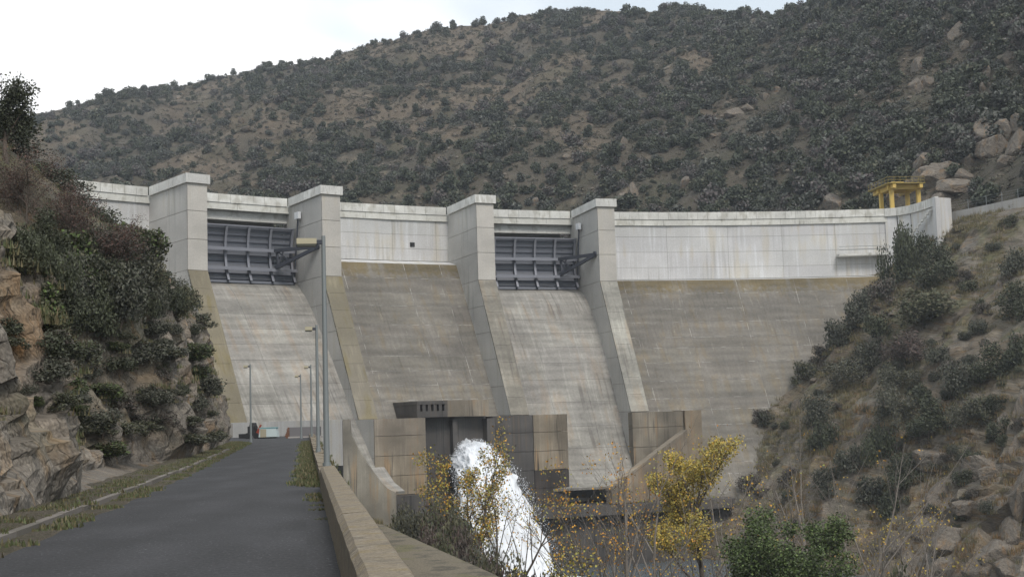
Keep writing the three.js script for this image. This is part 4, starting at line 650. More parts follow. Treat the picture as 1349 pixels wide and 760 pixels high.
function leavesAt(tips, { per, size, spreadR, tones, seed, keep = 1 }) {
  const r = rng(seed), pos = [], col = [], idx = [];
  for (const t of tips) { if (r() > keep) continue; const m = Math.round(per * (0.5 + r())); for (let i = 0; i < m; i++) { const c = t.clone().add(new THREE.Vector3(r() * 2 - 1, r() * 2 - 1.1, r() * 2 - 1).multiplyScalar(spreadR)); const a = new THREE.Vector3(r() * 2 - 1, r() * 2 - 1, r() * 2 - 1).normalize(), b = new THREE.Vector3(r() * 2 - 1, r() * 2 - 1, r() * 2 - 1).cross(a).normalize(); const s = size * (0.6 + 0.8 * r()) / 2; a.multiplyScalar(s); b.multiplyScalar(s * 0.72); const k = pos.length / 3; for (const p of [c.clone().sub(a), c.clone().add(b), c.clone().add(a), c.clone().sub(b)]) pos.push(p.x, p.y, p.z); idx.push(k, k + 1, k + 2, k, k + 2, k + 3); const T = tones[Math.floor(r() * tones.length)], f = 0.7 + 0.6 * r(); for (let q = 0; q < 4; q++) col.push(T[0] * f, T[1] * f, T[2] * f); } }
  return geo(pos, idx, null, col);
}

/* ---- boulders */
const keepClear = [];
const boulderGeos = [0, 1, 2, 3, 4, 5].map((s) => {
  const r = rng(700 + s), planes = []; for (let i = 0; i < 16; i++) { const n = new THREE.Vector3(r() * 2 - 1, r() * 2 - 1, r() * 2 - 1).normalize(); planes.push([n, 0.66 + 0.34 * r()]); }
  const g = new THREE.IcosahedronGeometry(1, 9); g.deleteAttribute('normal'); const p = g.attributes.position, col = [], uv = g.attributes.uv, v = new THREE.Vector3();
  for (let i = 0; i < p.count; i++) { v.fromBufferAttribute(p, i).normalize(); let m = 1.25; for (const [n, d] of planes) { const c = v.dot(n); if (c > 0.05) m = Math.min(m, d / c); } const f = m * (1 + 0.05 * fbm3(v.x * 2.5 + s * 7, v.y * 2.5, v.z * 2.5, 4) + 0.025 * blocky(v.x * 4 + s, v.y * 4, v.z * 4)); const a = Math.atan2(v.z, v.x), q = v.y; v.multiplyScalar(f); p.setXYZ(i, v.x, v.y, v.z); uv.setXY(i, Math.abs(a) / 3.1416 * 0.5 + s * 0.1, q * 0.22); const c = mix3(rockColour(v.x * 2 + s * 20, v.y * 2, v.z * 2, 1.2), [0.225, 0.20, 0.172], 0.45); col.push(...c.map((x) => x * 1.38)); }
  g.setAttribute('color', new THREE.Float32BufferAttribute(col, 3)); g.computeVertexNormals(); return g; });
{
  const r = rng(61);
  const l2 = 'tan granite boulder on the slope above the crest road';
  const put = (px, py, w, h, on, label, group) => { const p = hit(px, py, on); if (!p) return; if (on === mountain) keepClear.push([px, py, w, h]); const d = project(p)[2]; let s = w * d / FPX / 2 / 0.95; const m = top('boulder', boulderGeos[Math.floor(r() * 6)], M.rock); m.position.copy(p).y -= on === rightHill ? 0.4 * s * h / w : 0; if (label === l2) s *= 1.35; m.scale.set(s, s * h / w, s * 0.8); m.rotation.set((r() - 0.5) * 0.5, r() * 6.28, (r() - 0.5) * 0.5); const sz = s > 2.2 ? 'big ' : s < 0.9 ? 'small ' : ''; tag(m, sz + label, 'boulder', sz + group); };
  const G1 = 'granite boulders in the scrub of the mountainside', l1 = 'pale granite boulder showing through the mountainside scrub';
  for (const [x, y, w, h] of [[1018, 120, 22, 16], [1032, 112, 16, 14], [1047, 124, 14, 12], [1008, 130, 14, 12], [970, 150, 24, 14], [985, 143, 16, 10], [1062, 172, 14, 12], [1214, 92, 26, 26], [1207, 115, 22, 24], [1222, 112, 18, 28], [1335, 78, 26, 22], [1302, 98, 16, 20], [1297, 118, 10, 18], [1265, 45, 26, 26], [1272, 62, 14, 14], [1220, 152, 14, 8], [1185, 152, 12, 8], [822, 190, 13, 16], [833, 180, 8, 12], [836, 255, 12, 26], [820, 262, 14, 18], [716, 202, 10, 6], [745, 208, 14, 8], [905, 243, 16, 18], [935, 180, 18, 10], [945, 178, 14, 8], [600, 178, 8, 8], [540, 202, 8, 8], [325, 130, 14, 10], [318, 160, 14, 10], [270, 118, 14, 6], [235, 130, 10, 10], [182, 225, 12, 10], [325, 172, 16, 8], [705, 268, 12, 14], [1098, 268, 34, 26], [1015, 80, 14, 8], [880, 90, 10, 5], [1130, 100, 14, 6]]) put(x, y, w, h, mountain, l1, G1);
  const G2 = 'granite boulders above the end of the crest road';
  for (const [x, y, w, h] of [[1219, 218, 24, 26], [1238, 232, 34, 28], [1222, 238, 30, 22], [1256, 248, 38, 20], [1246, 262, 24, 14], [1310, 200, 30, 34], [1328, 178, 26, 26], [1300, 176, 26, 26], [1290, 200, 16, 16], [1342, 196, 26, 30], [1278, 212, 18, 16], [1325, 215, 20, 18], [1345, 165, 20, 24], [1250, 222, 20, 14], [1268, 232, 18, 12], [1180, 262, 18, 12], [1195, 248, 12, 14]]) put(x, y, w, h, mountain, l2, G2);
  const G3 = 'rock blocks of the crag at the foot of the right hillside', l3 = 'grey angular rock block in the crag at the hillside foot';
  for (const [x, y, w, h] of [[1225, 600, 60, 40], [1290, 610, 50, 44], [1305, 625, 36, 24], [1240, 650, 44, 40], [1218, 690, 40, 46], [1260, 705, 60, 50], [1310, 660, 46, 36], [1330, 700, 40, 44], [1345, 640, 30, 60], [1325, 560, 26, 60], [1345, 540, 24, 60], [1310, 730, 60, 44], [1290, 745, 44, 40], [1342, 590, 30, 40], [1180, 715, 40, 36], [1275, 665, 36, 28], [1250, 745, 44, 40], [1330, 748, 40, 30], [1200, 740, 40, 34]]) put(x, y, w, h, rightHill, l3, G3);
  const G4 = 'stones bedded in the right hillside', l4 = 'tan stone bedded in the scrub of the right hillside';
  for (const [x, y, w, h] of [[1140, 368, 22, 34], [1316, 380, 14, 24], [1305, 450, 26, 20], [1290, 470, 16, 16], [1180, 410, 22, 10], [1215, 470, 18, 12], [1045, 480, 14, 10], [1030, 495, 12, 18], [1075, 500, 14, 10], [1250, 500, 14, 12], [1120, 440, 16, 10], [1285, 330, 14, 10], [1240, 415, 14, 8], [1340, 445, 18, 16], [1100, 560, 26, 22], [1140, 560, 26, 44], [1050, 540, 18, 34], [1000, 560, 24, 18], [1010, 640, 30, 20]]) put(x, y, w, h, rightHill, l4, G4);
}

function boulderGeosSmall() { const g = new THREE.IcosahedronGeometry(1, 1), p = g.attributes.position, col = []; for (let i = 0; i < p.count; i++) { const f = 1 + 0.3 * n3(p.getX(i) * 1.7, p.getY(i) * 1.7, p.getZ(i) * 1.7); p.setXYZ(i, p.getX(i) * f, p.getY(i) * f * 0.8, p.getZ(i) * f); col.push(0.34, 0.305, 0.265); } g.setAttribute('color', new THREE.Float32BufferAttribute(col, 3)); g.computeVertexNormals(); return g; }
/* ---- mountainside shrubs: the 300 that show largest are things, the rest one mass */
{
  const r = rng(901), kinds = [['dark', [TONE.dark, TONE.dark, TONE.green]], ['grey', [TONE.grey, TONE.dark, TONE.grey]], ['olive', [TONE.olive, TONE.green, TONE.dark]], ['brown', [TONE.brown, TONE.grey, TONE.brown]]].map(([k, t]) => [k, t.map((c) => [c[0] * 1.06, c[1] * 1.09, c[2] * 1.24])]);
  const protos = kinds.map(([k, tones], i) => [0, 1, 2].map((j) => leafCloud({ n: 520, lobes: lobesFor(50 + i * 7 + j, 5, 0.55, 1.15, 0.62), size: 0.20, tones, seed: 300 + i * 10 + j, stretch: 1.3, shell: 0.7 })));
  const labels = ['rounded dark green shrub on the mountainside behind the dam', 'rounded grey green shrub on the mountainside behind the dam', 'rounded olive shrub on the mountainside behind the dam', 'bare brownish shrub on the mountainside behind the dam'];
  const all = [];
  for (let i = 0; i < 18500; i++) {
    const az = -27 + r() * 54, t = Math.pow(r(), 0.85) * 1.03, b = bare(az, t), cl = fbm2(az * 1.1, t * 16, 2);
    const dens = clamp(1.05 - 0.95 * b + 0.6 * cl, 0.12, 0.95); if (r() > dens) continue;
    const p = mountainAt(az, t), s = (1.15 + 1.15 * r() * r() + 0.35 * (1 - b)) * (r() < 0.42 ? 0.45 : r() < 0.22 ? 1.5 : 1), pr = project(p.clone().setY(p.y + s));
    if (keepClear.some(([x, y, w, h]) => Math.abs(pr[0] - x) < w * 0.62 && pr[1] - y > -h * 0.5 && pr[1] - y < h * 0.5 + 16)) continue;
    const m = r(), k = m < 0.42 ? 0 : m < 0.68 ? 1 : m < 0.84 ? 2 : 3; all.push({ p, s, k: k, j: Math.floor(r() * 3), a: r() * 6.28, hy: 0.9 + 0.45 * r(), size: s * 2.2 * FPX / pr[2], pr });
  }
  const crestLine = (x) => (x < 600 ? lerp(233, 272, clamp((x - 60) / 540, 0, 1)) : x < 1080 ? 277 : 262) - 6;
  const seen = all.filter((o) => o.pr[0] > 45 && o.pr[0] < 1345 && o.pr[1] > 0 && o.pr[1] < crestLine(o.pr[0])).sort((a, b) => b.size - a.size).slice(0, 300), set = new Set(seen);
  for (const o of seen) { const mm = top('shrub', protos[o.k][o.j], M.leaf); mm.position.copy(o.p).y -= 0.15; mm.scale.set(o.s, o.s * o.hy, o.s); mm.rotation.y = o.a; const zone = o.pr[1] > crestLine(o.pr[0]) - 45 ? 'just above the dam crest' : o.pr[1] < 90 ? 'high under the ridge' : 'midway up', big = o.s * 2.2 > 4.6 ? 'broad ' : o.s * 2.2 < 3.6 ? 'small ' : ''; const lab = labels[o.k].replace(' on the', ` ${zone} of the`).replace('midway up of', 'midway up').replace('crest of the mountainside behind the dam', 'crest on the mountainside').replace(/ridge of the/, 'ridge of the'); tag(mm, big + lab, 'shrub', big + lab.replace('shrub ', 'shrubs ')); }
  const grp = thing('mountain_scrub', 'dense far scrub of low shrubs covering the mountainside', 'scrub'); grp.userData.kind = 'stuff';
  protos.forEach((row, k) => row.forEach((g, j) => { const L = all.filter((o) => !set.has(o) && o.k === k && o.j === j); const im = new THREE.InstancedMesh(g, M.leaf, L.length), m = new THREE.Matrix4(), q = new THREE.Quaternion(); L.forEach((o, i) => { q.setFromAxisAngle(new THREE.Vector3(0, 1, 0), o.a); m.compose(o.p.clone().setY(o.p.y - 0.15), q, new THREE.Vector3(o.s, o.s * o.hy, o.s)); im.setMatrixAt(i, m); }); im.name = 'shrub_mass'; im.userData.kind = 'stuff'; im.castShadow = im.receiveShadow = true; grp.add(im); }));
  const small = leafCloud({ n: 70, lobes: [[0, 0.3, 0, 0.55], [0.5, 0.22, 0.2, 0.4], [-0.4, 0.2, -0.3, 0.4]], size: 0.26, tones: [[0.13, 0.115, 0.085], [0.10, 0.098, 0.07], [0.15, 0.125, 0.09], [0.09, 0.095, 0.07]], seed: 640, stretch: 1.6, shell: 0.5 });
  const sp = [], st = []; for (let i = 0; i < 46000; i++) { const az = -26 + r() * 52, t = r() * 1.02, b = bare(az, t); if (r() > 0.25 + b) continue; (i % 14 ? sp : st).push([mountainAt(az, t), (0.45 + 0.9 * r()) * (i % 14 ? 1 : 0.42), r() * 6.28]); }
  for (const [name, g, mat, L] of [['tussock_mass', small, M.leaf, sp], ['stone_mass', boulderGeosSmall(), M.rock, st]]) { const im = new THREE.InstancedMesh(g, mat, L.length), m = new THREE.Matrix4(), q = new THREE.Quaternion(); L.forEach(([p, s, a], i) => { q.setFromAxisAngle(new THREE.Vector3(0, 1, 0), a); m.compose(p, q, new THREE.Vector3(s, s * 0.8, s)); im.setMatrixAt(i, m); }); im.name = name; im.userData.kind = 'stuff'; grp.add(im); }
}

/* ---- shrubs of the two slopes */
const shrubProto = {}; 
function makeShrubProto(key, { n, lobes, size, tones, seed, stretch = 1.8 }) { const fol = leafCloud({ n, lobes, size, tones, seed, stretch, shell: 0.62 }); fol.computeBoundingBox(); const bb = fol.boundingBox, wx = 2.1 / Math.max(bb.max.x - bb.min.x, bb.max.z - bb.min.z), wy = 1.75 / bb.max.y; fol.scale(wx * 1.06, wy * 1.05, wx * 1.06);
  const sk = skeleton({ seed: seed + 1, height: 0.9, r0: 0.035, levels: 2, kids: 2, stems: 3, spread: 0.7, wig: 0.2, sides: 3 }); shrubProto[key] = { fol, wood: sk.g }; }
makeShrubProto('dark0', { n: 4300, lobes: lobesFor(1, 8, 0.6, 1.3, 0.5), size: 0.070, tones: [TONE.dark, TONE.dark, TONE.green], seed: 21 });
makeShrubProto('dark1', { n: 4300, lobes: lobesFor(2, 9, 0.7, 1.1, 0.45), size: 0.070, tones: [TONE.dark, TONE.green, TONE.green], seed: 22 });
makeShrubProto('grey0', { n: 3900, lobes: lobesFor(3, 9, 0.75, 0.9, 0.42), size: 0.068, tones: [TONE.grey, TONE.grey, TONE.dark], seed: 23 });
makeShrubProto('grey1', { n: 3900, lobes: lobesFor(4, 8, 0.7, 1.1, 0.45), size: 0.068, tones: [TONE.grey, TONE.olive, TONE.grey], seed: 24 });
makeShrubProto('olive0', { n: 3900, lobes: lobesFor(5, 8, 0.7, 1.0, 0.45), size: 0.070, tones: [TONE.olive, TONE.green, TONE.olive], seed: 25 });
makeShrubProto('bright0', { n: 4300, lobes: lobesFor(6, 7, 0.6, 1.0, 0.45), size: 0.095, tones: [TONE.bright, TONE.green, TONE.olive], seed: 26 });
makeShrubProto('brown0', { n: 3600, stretch: 5, lobes: lobesFor(7, 8, 0.7, 1.0, 0.45), size: 0.125, tones: [TONE.brown, TONE.brown, [0.10, 0.07, 0.06]], seed: 27 });
for (const [k, v] of [['dark0', 'fdark0'], ['dark1', 'fdark1'], ['grey0', 'fgrey0'], ['grey1', 'fgrey1'], ['olive0', 'folive0'], ['brown0', 'fbrown0']]) { const t = k.replace(/\d/, ''), i = +k.slice(-1); makeShrubProto(v, { n: 1900, lobes: lobesFor(140 + i + t.length * 3, 9, 0.7, 1.1, 0.45), size: t === 'brown' ? 0.10 : 0.112, tones: { dark: [TONE.dark, TONE.dark, TONE.green], grey: [TONE.grey, TONE.grey, TONE.dark], olive: [TONE.olive, TONE.green, TONE.grey], brown: [TONE.brown, TONE.brown, TONE.grey] }[t], seed: 210 + i + t.length * 5 }); }
const toneWord = { dark: 'dark green', grey: 'grey green', olive: 'olive', bright: 'fresh green', brown: 'bare brown twiggy' };
const SIL = [[-20, 130], [50, 150], [62, 215], [80, 245], [130, 280], [190, 303], [215, 322], [245, 362], [268, 425], [300, 560]];
function shrubAt(p, w, h, key, where, group, r, sil) {
  if (sil) { const q = project(p), lim = tab(SIL, q[0]), room = (q[1] - lim) * q[2] / FPX / 0.9; if (room < 0.7) return null; if (h > room) { h = room; } const wr = Math.max(1.2, (280 - q[0]) * q[2] / FPX * 1.3 + 1.0); w = Math.min(w, wr); }
  const P = shrubProto[key], word = toneWord[key.replace(/^f|\d/g, '')], big = h > w * 1.05 ? 'upright ' : w > h * 1.5 ? 'broad ' : w < 2.2 ? 'small ' : w > 4.2 ? 'large ' : '', o = thing('hillside_shrub', `${big}${word} shrub ${where}`, 'shrub', `${big}${word} shrubs ${where}`, p.clone().setY(p.y - 0.12 * h));
  o.scale.set(w / 2.1, h / 1.75, w / 2.1); o.rotation.y = r() * 6.28;
  mesh('foliage', P.fol, M.leaf, o); mesh('stems', P.wood, M.bark, o); return o;
}
const where = (p) => (p.y > 17 ? 'near the top of the right hillside' : p.y > 4 ? 'midway up the right hillside' : 'low on the right hillside, above the river');
{ // right hillside, from pixels on its ground: x, y of the foot, width, height, tone
  const r = rng(71), G = 'of the right hillside', W = 'growing on the right hillside below the crest road';
  const L = [[1185, 372, 66, 92, 'dark1'], [1172, 330, 50, 52, 'olive0'], [1240, 372, 72, 66, 'dark0'], [1212, 350, 40, 50, 'dark0'], [1222, 425, 92, 52, 'olive0'], [1205, 478, 84, 52, 'brown0'], [1160, 445, 44, 40, 'dark1'], [1130, 430, 44, 40, 'grey0'], [1085, 450, 30, 36, 'dark0'], [1105, 455, 44, 40, 'grey0'], [1115, 505, 74, 44, 'grey1'], [1060, 505, 36, 34, 'olive0'], [1038, 475, 22, 22, 'dark0'], [1038, 502, 26, 24, 'dark1'], [1075, 560, 60, 50, 'grey0'], [1085, 590, 44, 44, 'dark1'], [1190, 520, 70, 46, 'grey1'], [1260, 520, 70, 52, 'grey0'], [1310, 500, 60, 60, 'dark0'], [1340, 420, 60, 60, 'dark0'], [1338, 360, 44, 40, 'grey1'], [1345, 480, 50, 50, 'dark1'], [972, 545, 24, 30, 'dark0'], [1000, 528, 20, 20, 'olive0'], [1150, 480, 44, 40, 'grey0'], [1180, 560, 60, 60, 'grey1'], [1230, 570, 70, 56, 'dark0'], [1160, 610, 60, 60, 'dark1'], [1190, 640, 60, 50, 'dark0'], [1120, 620, 44, 40, 'grey0'], [1280, 560, 60, 44, 'grey1'], [1290, 440, 30, 24, 'grey0'], [1240, 480, 40, 30, 'grey1'], [1165, 400, 44, 40, 'brown0'], [1140, 410, 36, 34, 'grey1'], [1010, 560, 28, 22, 'grey0'], [990, 650, 36, 30, 'brown0'], [1040, 640, 40, 30, 'brown0'], [1300, 555, 40, 40, 'olive0'], [1345, 250, 24, 28, 'dark0'], [1330, 300, 30, 20, 'olive0'], [1280, 385, 30, 20, 'olive0'], [1230, 310, 24, 14, 'olive0'], [1260, 330, 20, 12, 'grey1'], [1310, 330, 24, 14, 'grey0'], [1215, 530, 40, 30, 'dark1'], [1150, 660, 50, 40, 'grey0'], [1175, 680, 44, 44, 'dark1'], [1090, 640, 40, 30, 'grey0']];
  for (const [x, y, w, h, k] of L) { const p = hit(x, y, rightHill); if (!p) continue; const d = project(p)[2]; shrubAt(p, w * d / FPX, h * d / FPX, (w * d / FPX > 5 ? '' : 'f') + k, where(p), G, r); }
  for (let i = 0, c = 0; i < 400 && c < 90; i++) { const x = 960 + 389 * r(), y = 300 + 400 * r(), p = hit(x, y, rightHill); if (!p || fbm2(p.x * 0.07 + 5, p.z * 0.07, 2) < -0.05 + (p.y > 18 ? 0.25 : 0)) continue; c++; const w = 1.2 + 2.6 * r() * r(), ks = ['fgrey0', 'fgrey1', 'folive0', 'fdark0', 'fbrown0', 'fbrown0']; shrubAt(p, w, w * (0.5 + 0.4 * r()), ks[Math.floor(r() * 6)], where(p), G, r); }
}
{ // left hill: shrubs in the clefts of the cut rock, then the thicket above it
  const r = rng(72), G = '', W = 'rooted in the cut rock face beside the road', W2 = 'in the thicket above the cut rock', W3 = 'in the green hollow between two rock faces';
  const L = [[85, 470, 60, 50, 'dark1', 1], [100, 520, 60, 44, 'bright0', 1], [70, 500, 50, 40, 'grey1', 1], [145, 530, 50, 36, 'bright0', 1], [110, 570, 60, 40, 'olive0', 1], [140, 600, 50, 34, 'bright0', 1], [125, 560, 50, 40, 'grey0', 1], [165, 540, 40, 40, 'brown0', 1], [80, 540, 50, 40, 'olive0', 1], [60, 470, 50, 50, 'dark0', 1], [150, 490, 50, 40, 'dark1', 1], [110, 480, 60, 50, 'olive0', 1], [130, 520, 40, 30, 'bright0', 1], [10, 440, 40, 34, 'dark1'], [15, 462, 40, 30, 'olive0'], [35, 520, 24, 20, 'grey1'], [262, 470, 26, 26, 'bright0'], [280, 520, 20, 22, 'dark1'], [265, 505, 24, 24, 'grey0'], [225, 470, 40, 30, 'grey0'], [200, 530, 30, 22, 'grey1'], [250, 560, 26, 22, 'olive0'], [275, 550, 22, 18, 'olive0'], [240, 520, 24, 18, 'dark1'], [215, 500, 30, 22, 'brown0'], [285, 575, 20, 14, 'bright0'], [180, 560, 30, 22, 'brown0'], [230, 440, 30, 24, 'grey1'], [255, 440, 24, 24, 'dark0'], [175, 480, 40, 34, 'grey0']];
  for (const [x, y, w, h, k, f] of L) { const p = hit(x, y, leftHill); if (!p) continue; const d = project(p)[2]; shrubAt(p, w * d / FPX * (1 + 0.4 * r()), h * d / FPX * (0.6 + 0.3 * r()), k === 'bright0' ? k : 'f' + k, f ? W3 : W, G, r); }
  for (let i = 0, c = 0; i < 160 && c < 38; i++) { const x = 40 + 250 * r(), y = 425 + 165 * r(), p = hit(x, y, leftHill); if (!p || fbm3(p.x * 0.3 + 11, p.y * 0.3, p.z * 0.3, 2) < -0.12) continue; c++; const d = project(p)[2], w = (20 + 30 * r()) * d / FPX, ks = ['folive0', 'fgrey1', 'fbrown0', 'bright0', 'folive0', 'fgrey1']; shrubAt(p, w * 1.3, w * (0.4 + 0.4 * r()), ks[Math.floor(r() * 6)], x < 170 ? W3 : W, G, r); }
  for (let i = 0, c = 0; i < 300 && c < 44; i++) { const x = 14 + 226 * ((i * 0.618) % 1), y = lerp(lerp(300, 330, x / 262), lerp(440, 400, x / 262), r()); if (x > 215 && y < 355 || (x < 55 && y > 350)) continue; const p = hit(x, y + 20, leftHill); if (!p) continue; const d = project(p)[2]; c++; const w = (50 + 40 * r()) * (x > 190 ? 0.72 : 1) * d / FPX, ks = x > 170 ? ['grey0', 'dark0', 'grey1', 'dark1', 'olive0'] : ['dark0', 'dark1', 'dark1', 'grey0', 'olive0', 'bright0']; shrubAt(p, w, w * (0.75 + 0.25 * r()), ks[Math.floor(r() * ks.length)], W2, G, r, true); }
  for (let i = 0; i < 40; i++) { // thicket by place on the hill
    const t = 44 + 52 * ((i * 0.618) % 1), q = 0.15 + 1.45 * Math.pow((i * 0.367 + 0.13) % 1, 0.8), p = hillAt(t, 1 + q), w = (2.6 + 1.6 * r()) * (t > 85 ? 0.85 : 1), far = q > 0.75;
    const px = project(p)[0], ks = far && px < 70 ? ['brown0', 'brown0', 'dark1'] : ['dark0', 'dark1', 'grey0', 'olive0', 'grey1', 'dark1', 'brown0'];
    shrubAt(p, w * 1.15, w * (0.8 + 0.3 * r()), ks[Math.floor(r() * ks.length)], W2, G, r, true);
  }
}
{ // brush on the river bank below the parapet
  const r = rng(73), G = '', W = 'in the river bank brush below the parapet';
  const drop = (px, depth) => onBank(atDepth(px, 600, depth));
  for (const [x, d, topY, w, k] of [[520, 96, 662, 3.2, 'grey0'], [535, 90, 655, 3.4, 'olive0'], [550, 88, 646, 3.6, 'grey1'], [565, 84, 640, 3.8, 'brown0'], [580, 80, 636, 3.6, 'olive0'], [560, 74, 672, 3.2, 'brown0'], [592, 86, 650, 3.6, 'grey1'], [575, 68, 682, 3.0, 'olive0'], [600, 76, 668, 3.4, 'brown0'], [610, 66, 694, 3.0, 'grey1'], [630, 72, 690, 3.2, 'brown0'], [645, 66, 706, 3.0, 'olive0'], [625, 58, 716, 2.6, 'brown0'], [660, 62, 712, 2.8, 'brown0'], [680, 66, 714, 2.8, 'olive0'], [655, 54, 735, 2.4, 'olive0'], [700, 62, 724, 2.8, 'brown0'], [690, 54, 738, 2.4, 'grey1'], [720, 58, 735, 2.6, 'olive0'], [745, 60, 735, 2.6, 'bright0'], [770, 66, 738, 2.6, 'olive0'], [815, 62, 742, 2.8, 'bright0'], [850, 68, 735, 2.8, 'olive0'], [890, 66, 745, 2.8, 'brown0'], [925, 74, 730, 3.0, 'brown0'], [1130, 80, 728, 3.2, 'brown0'], [1170, 84, 720, 3.2, 'olive0'], [1220, 86, 730, 3.2, 'brown0'], [1270, 88, 742, 3.0, 'olive0']]) {
    const p = drop(x, d); if (!p) { console.log('bank miss', x, d); continue; }
    shrubAt(p, w, Math.max(1.2, atDepth(x, topY, d).y - p.y), k, W, G, r);
  }
}

/* ---- trees */
function tree(name, label, group, pos, skel, leaf, bark = M.bark, topPx = null) {
  const t = thing(name, label, 'tree', group, pos), s = skeleton(skel); s.g.computeBoundingBox();
  const scale = topPx === null ? 1 : (atDepth(project(pos)[0], topPx, -pos.z).y - pos.y) / s.g.boundingBox.max.y;
  s.g.scale(scale, scale, scale); s.tips.forEach((p) => p.multiplyScalar(scale)); mesh('trunk', s.g, bark, t);
  for (const l of [].concat(leaf || [])) mesh('crown', leavesAt(s.tips, l), M.leaf, t);
  return t;
}
{
  const ground = (px, depth) => onBank(atDepth(px, 600, depth));
  const Y = [TONE.yellow, TONE.gold, [0.36, 0.30, 0.06], [0.25, 0.26, 0.06]];
  const g1 = ground(612, 92); tree('poplar_tree', 'young yellowing poplar standing before the white water jet', null, g1, { seed: 5, height: 11.5, r0: 0.13, levels: 4, kids: 3, spread: 0.5, up: 0.7, first: 0.15, shrink: 0.5, stems: 3, wig: 0.12 }, { per: 8, size: 0.15, spreadR: 0.42, tones: [...Y, TONE.olive], seed: 8, keep: 0.75 }, M.bark, 556);
  const g2 = ground(640, 84); tree('leaning_tree', 'thin nearly bare tree leaning across the water jet', null, g2, { seed: 9, height: 8, r0: 0.10, lean: [0.55, 0], levels: 4, kids: 2, spread: 0.45, up: 0.6, first: 0.4, shrink: 0.55, stems: 2, wig: 0.1 }, { per: 4, size: 0.14, spreadR: 0.35, tones: Y, seed: 18, keep: 0.5 }, M.bark, 600);
  const g3 = ground(926, 112); tree('poplar_tree', 'full golden yellow poplar beside the tan guide wall', null, g3, { seed: 16, height: 15, r0: 0.2, levels: 4, kids: 5, spread: 0.5, up: 0.7, first: 0.3, shrink: 0.42, stems: 1, wig: 0.10 }, { per: 14, size: 0.19, spreadR: 0.55, tones: [TONE.yellow, [0.46, 0.34, 0.06], [0.40, 0.31, 0.06], [0.32, 0.29, 0.07]], seed: 28 }, M.bark, 578);
  const g4 = ground(800, 78); tree('thinning_tree', 'slender tree with few orange leaves and grey branches, before the spillway chute', null, g4, { seed: 25, height: 11.5, r0: 0.13, levels: 4, kids: 3, spread: 0.5, up: 0.8, first: 0.2, shrink: 0.58, stems: 3, wig: 0.09 }, { per: 4, size: 0.14, spreadR: 0.35, tones: [TONE.gold, TONE.yellow, [0.45, 0.2, 0.03]], seed: 38, keep: 0.28 }, M.barkPale, 535);
  const g5 = ground(870, 84); tree('thinning_tree', 'slender half bare tree leaning towards the golden poplar', null, g5, { seed: 35, height: 9.5, r0: 0.11, lean: [0.12, 0], levels: 4, kids: 3, spread: 0.5, up: 0.8, first: 0.2, shrink: 0.56, stems: 2, wig: 0.1 }, { per: 4, size: 0.14, spreadR: 0.35, tones: Y, seed: 48, keep: 0.3 }, M.barkPale, 565);
  const g6 = ground(1085, 86); tree('bare_tree', 'bare grey branched tree rising behind the round green bush', null, g6, { seed: 45, height: 11, r0: 0.13, levels: 4, kids: 3, spread: 0.55, up: 0.8, first: 0.2, shrink: 0.55, stems: 3, wig: 0.1 }, { per: 3, size: 0.14, spreadR: 0.3, tones: [TONE.yellow, TONE.gold], seed: 58, keep: 0.06 }, M.barkPale, 530);
  const g7 = ground(1190, 92); tree('bare_tree', 'low bare tree with a few yellow leaves before the crag', null, g7, { seed: 55, height: 8, r0: 0.1, levels: 4, kids: 3, spread: 0.6, up: 0.7, first: 0.15, shrink: 0.58, stems: 4, wig: 0.12 }, { per: 4, size: 0.15, spreadR: 0.35, tones: [TONE.yellow, [0.4, 0.33, 0.06]], seed: 68, keep: 0.12 }, M.barkPale, 650);
  const g8b = ground(960, 80); tree('thinning_tree', 'thin twiggy tree with scattered orange leaves behind the round green tree', null, g8b, { seed: 85, height: 8, r0: 0.09, levels: 4, kids: 3, spread: 0.5, up: 0.8, first: 0.2, shrink: 0.56, stems: 3, wig: 0.1 }, { per: 3, size: 0.14, spreadR: 0.3, tones: Y, seed: 88, keep: 0.16 }, M.barkPale, 640);
  const g8 = ground(735, 62); tree('yellow_sapling', 'small sapling with yellow leaves at the foot of the slender trees', null, g8, { seed: 65, height: 5.4, r0: 0.06, levels: 3, kids: 4, spread: 0.5, up: 0.7, first: 0.1, shrink: 0.55, stems: 4, wig: 0.12 }, { per: 9, size: 0.13, spreadR: 0.35, tones: [TONE.yellow, TONE.olive, [0.3, 0.28, 0.06]], seed: 78 }, M.bark, 705);
  // round green tree at the bottom
  const g9 = ground(1030, 70); const gt = thing('round_bush', 'large round fresh green leafy tree growing on the river side', 'tree', null, g9); const hgt = atDepth(1030, 655, 70).y - g9.y;
  const lob = []; const r = rng(99); for (let i = 0; i < 40; i++) { const a = r() * 6.28, d = Math.sqrt(r()) * 3.1; lob.push([Math.cos(a) * d, hgt - 0.6 - 0.30 * d - r() * 3.6, Math.sin(a) * d, 0.7 + 0.55 * r()]); }
  mesh('crown', leafCloud({ n: 26000, lobes: lob, size: 0.15, tones: [TONE.bright, TONE.green, [0.10, 0.14, 0.04], [0.055, 0.085, 0.025]], seed: 98, stretch: 1.7, shell: 0.6 }), M.leaf, gt);
  mesh('trunk', skeleton({ seed: 97, height: hgt * 1.1, r0: 0.16, levels: 4, kids: 3, stems: 3, spread: 0.55, up: 0.5, shrink: 0.5 }).g, M.bark, gt);
  // left: oak at the picture's edge and bare trees on the hill
  const on = (x, y) => hit(x, y, leftHill);
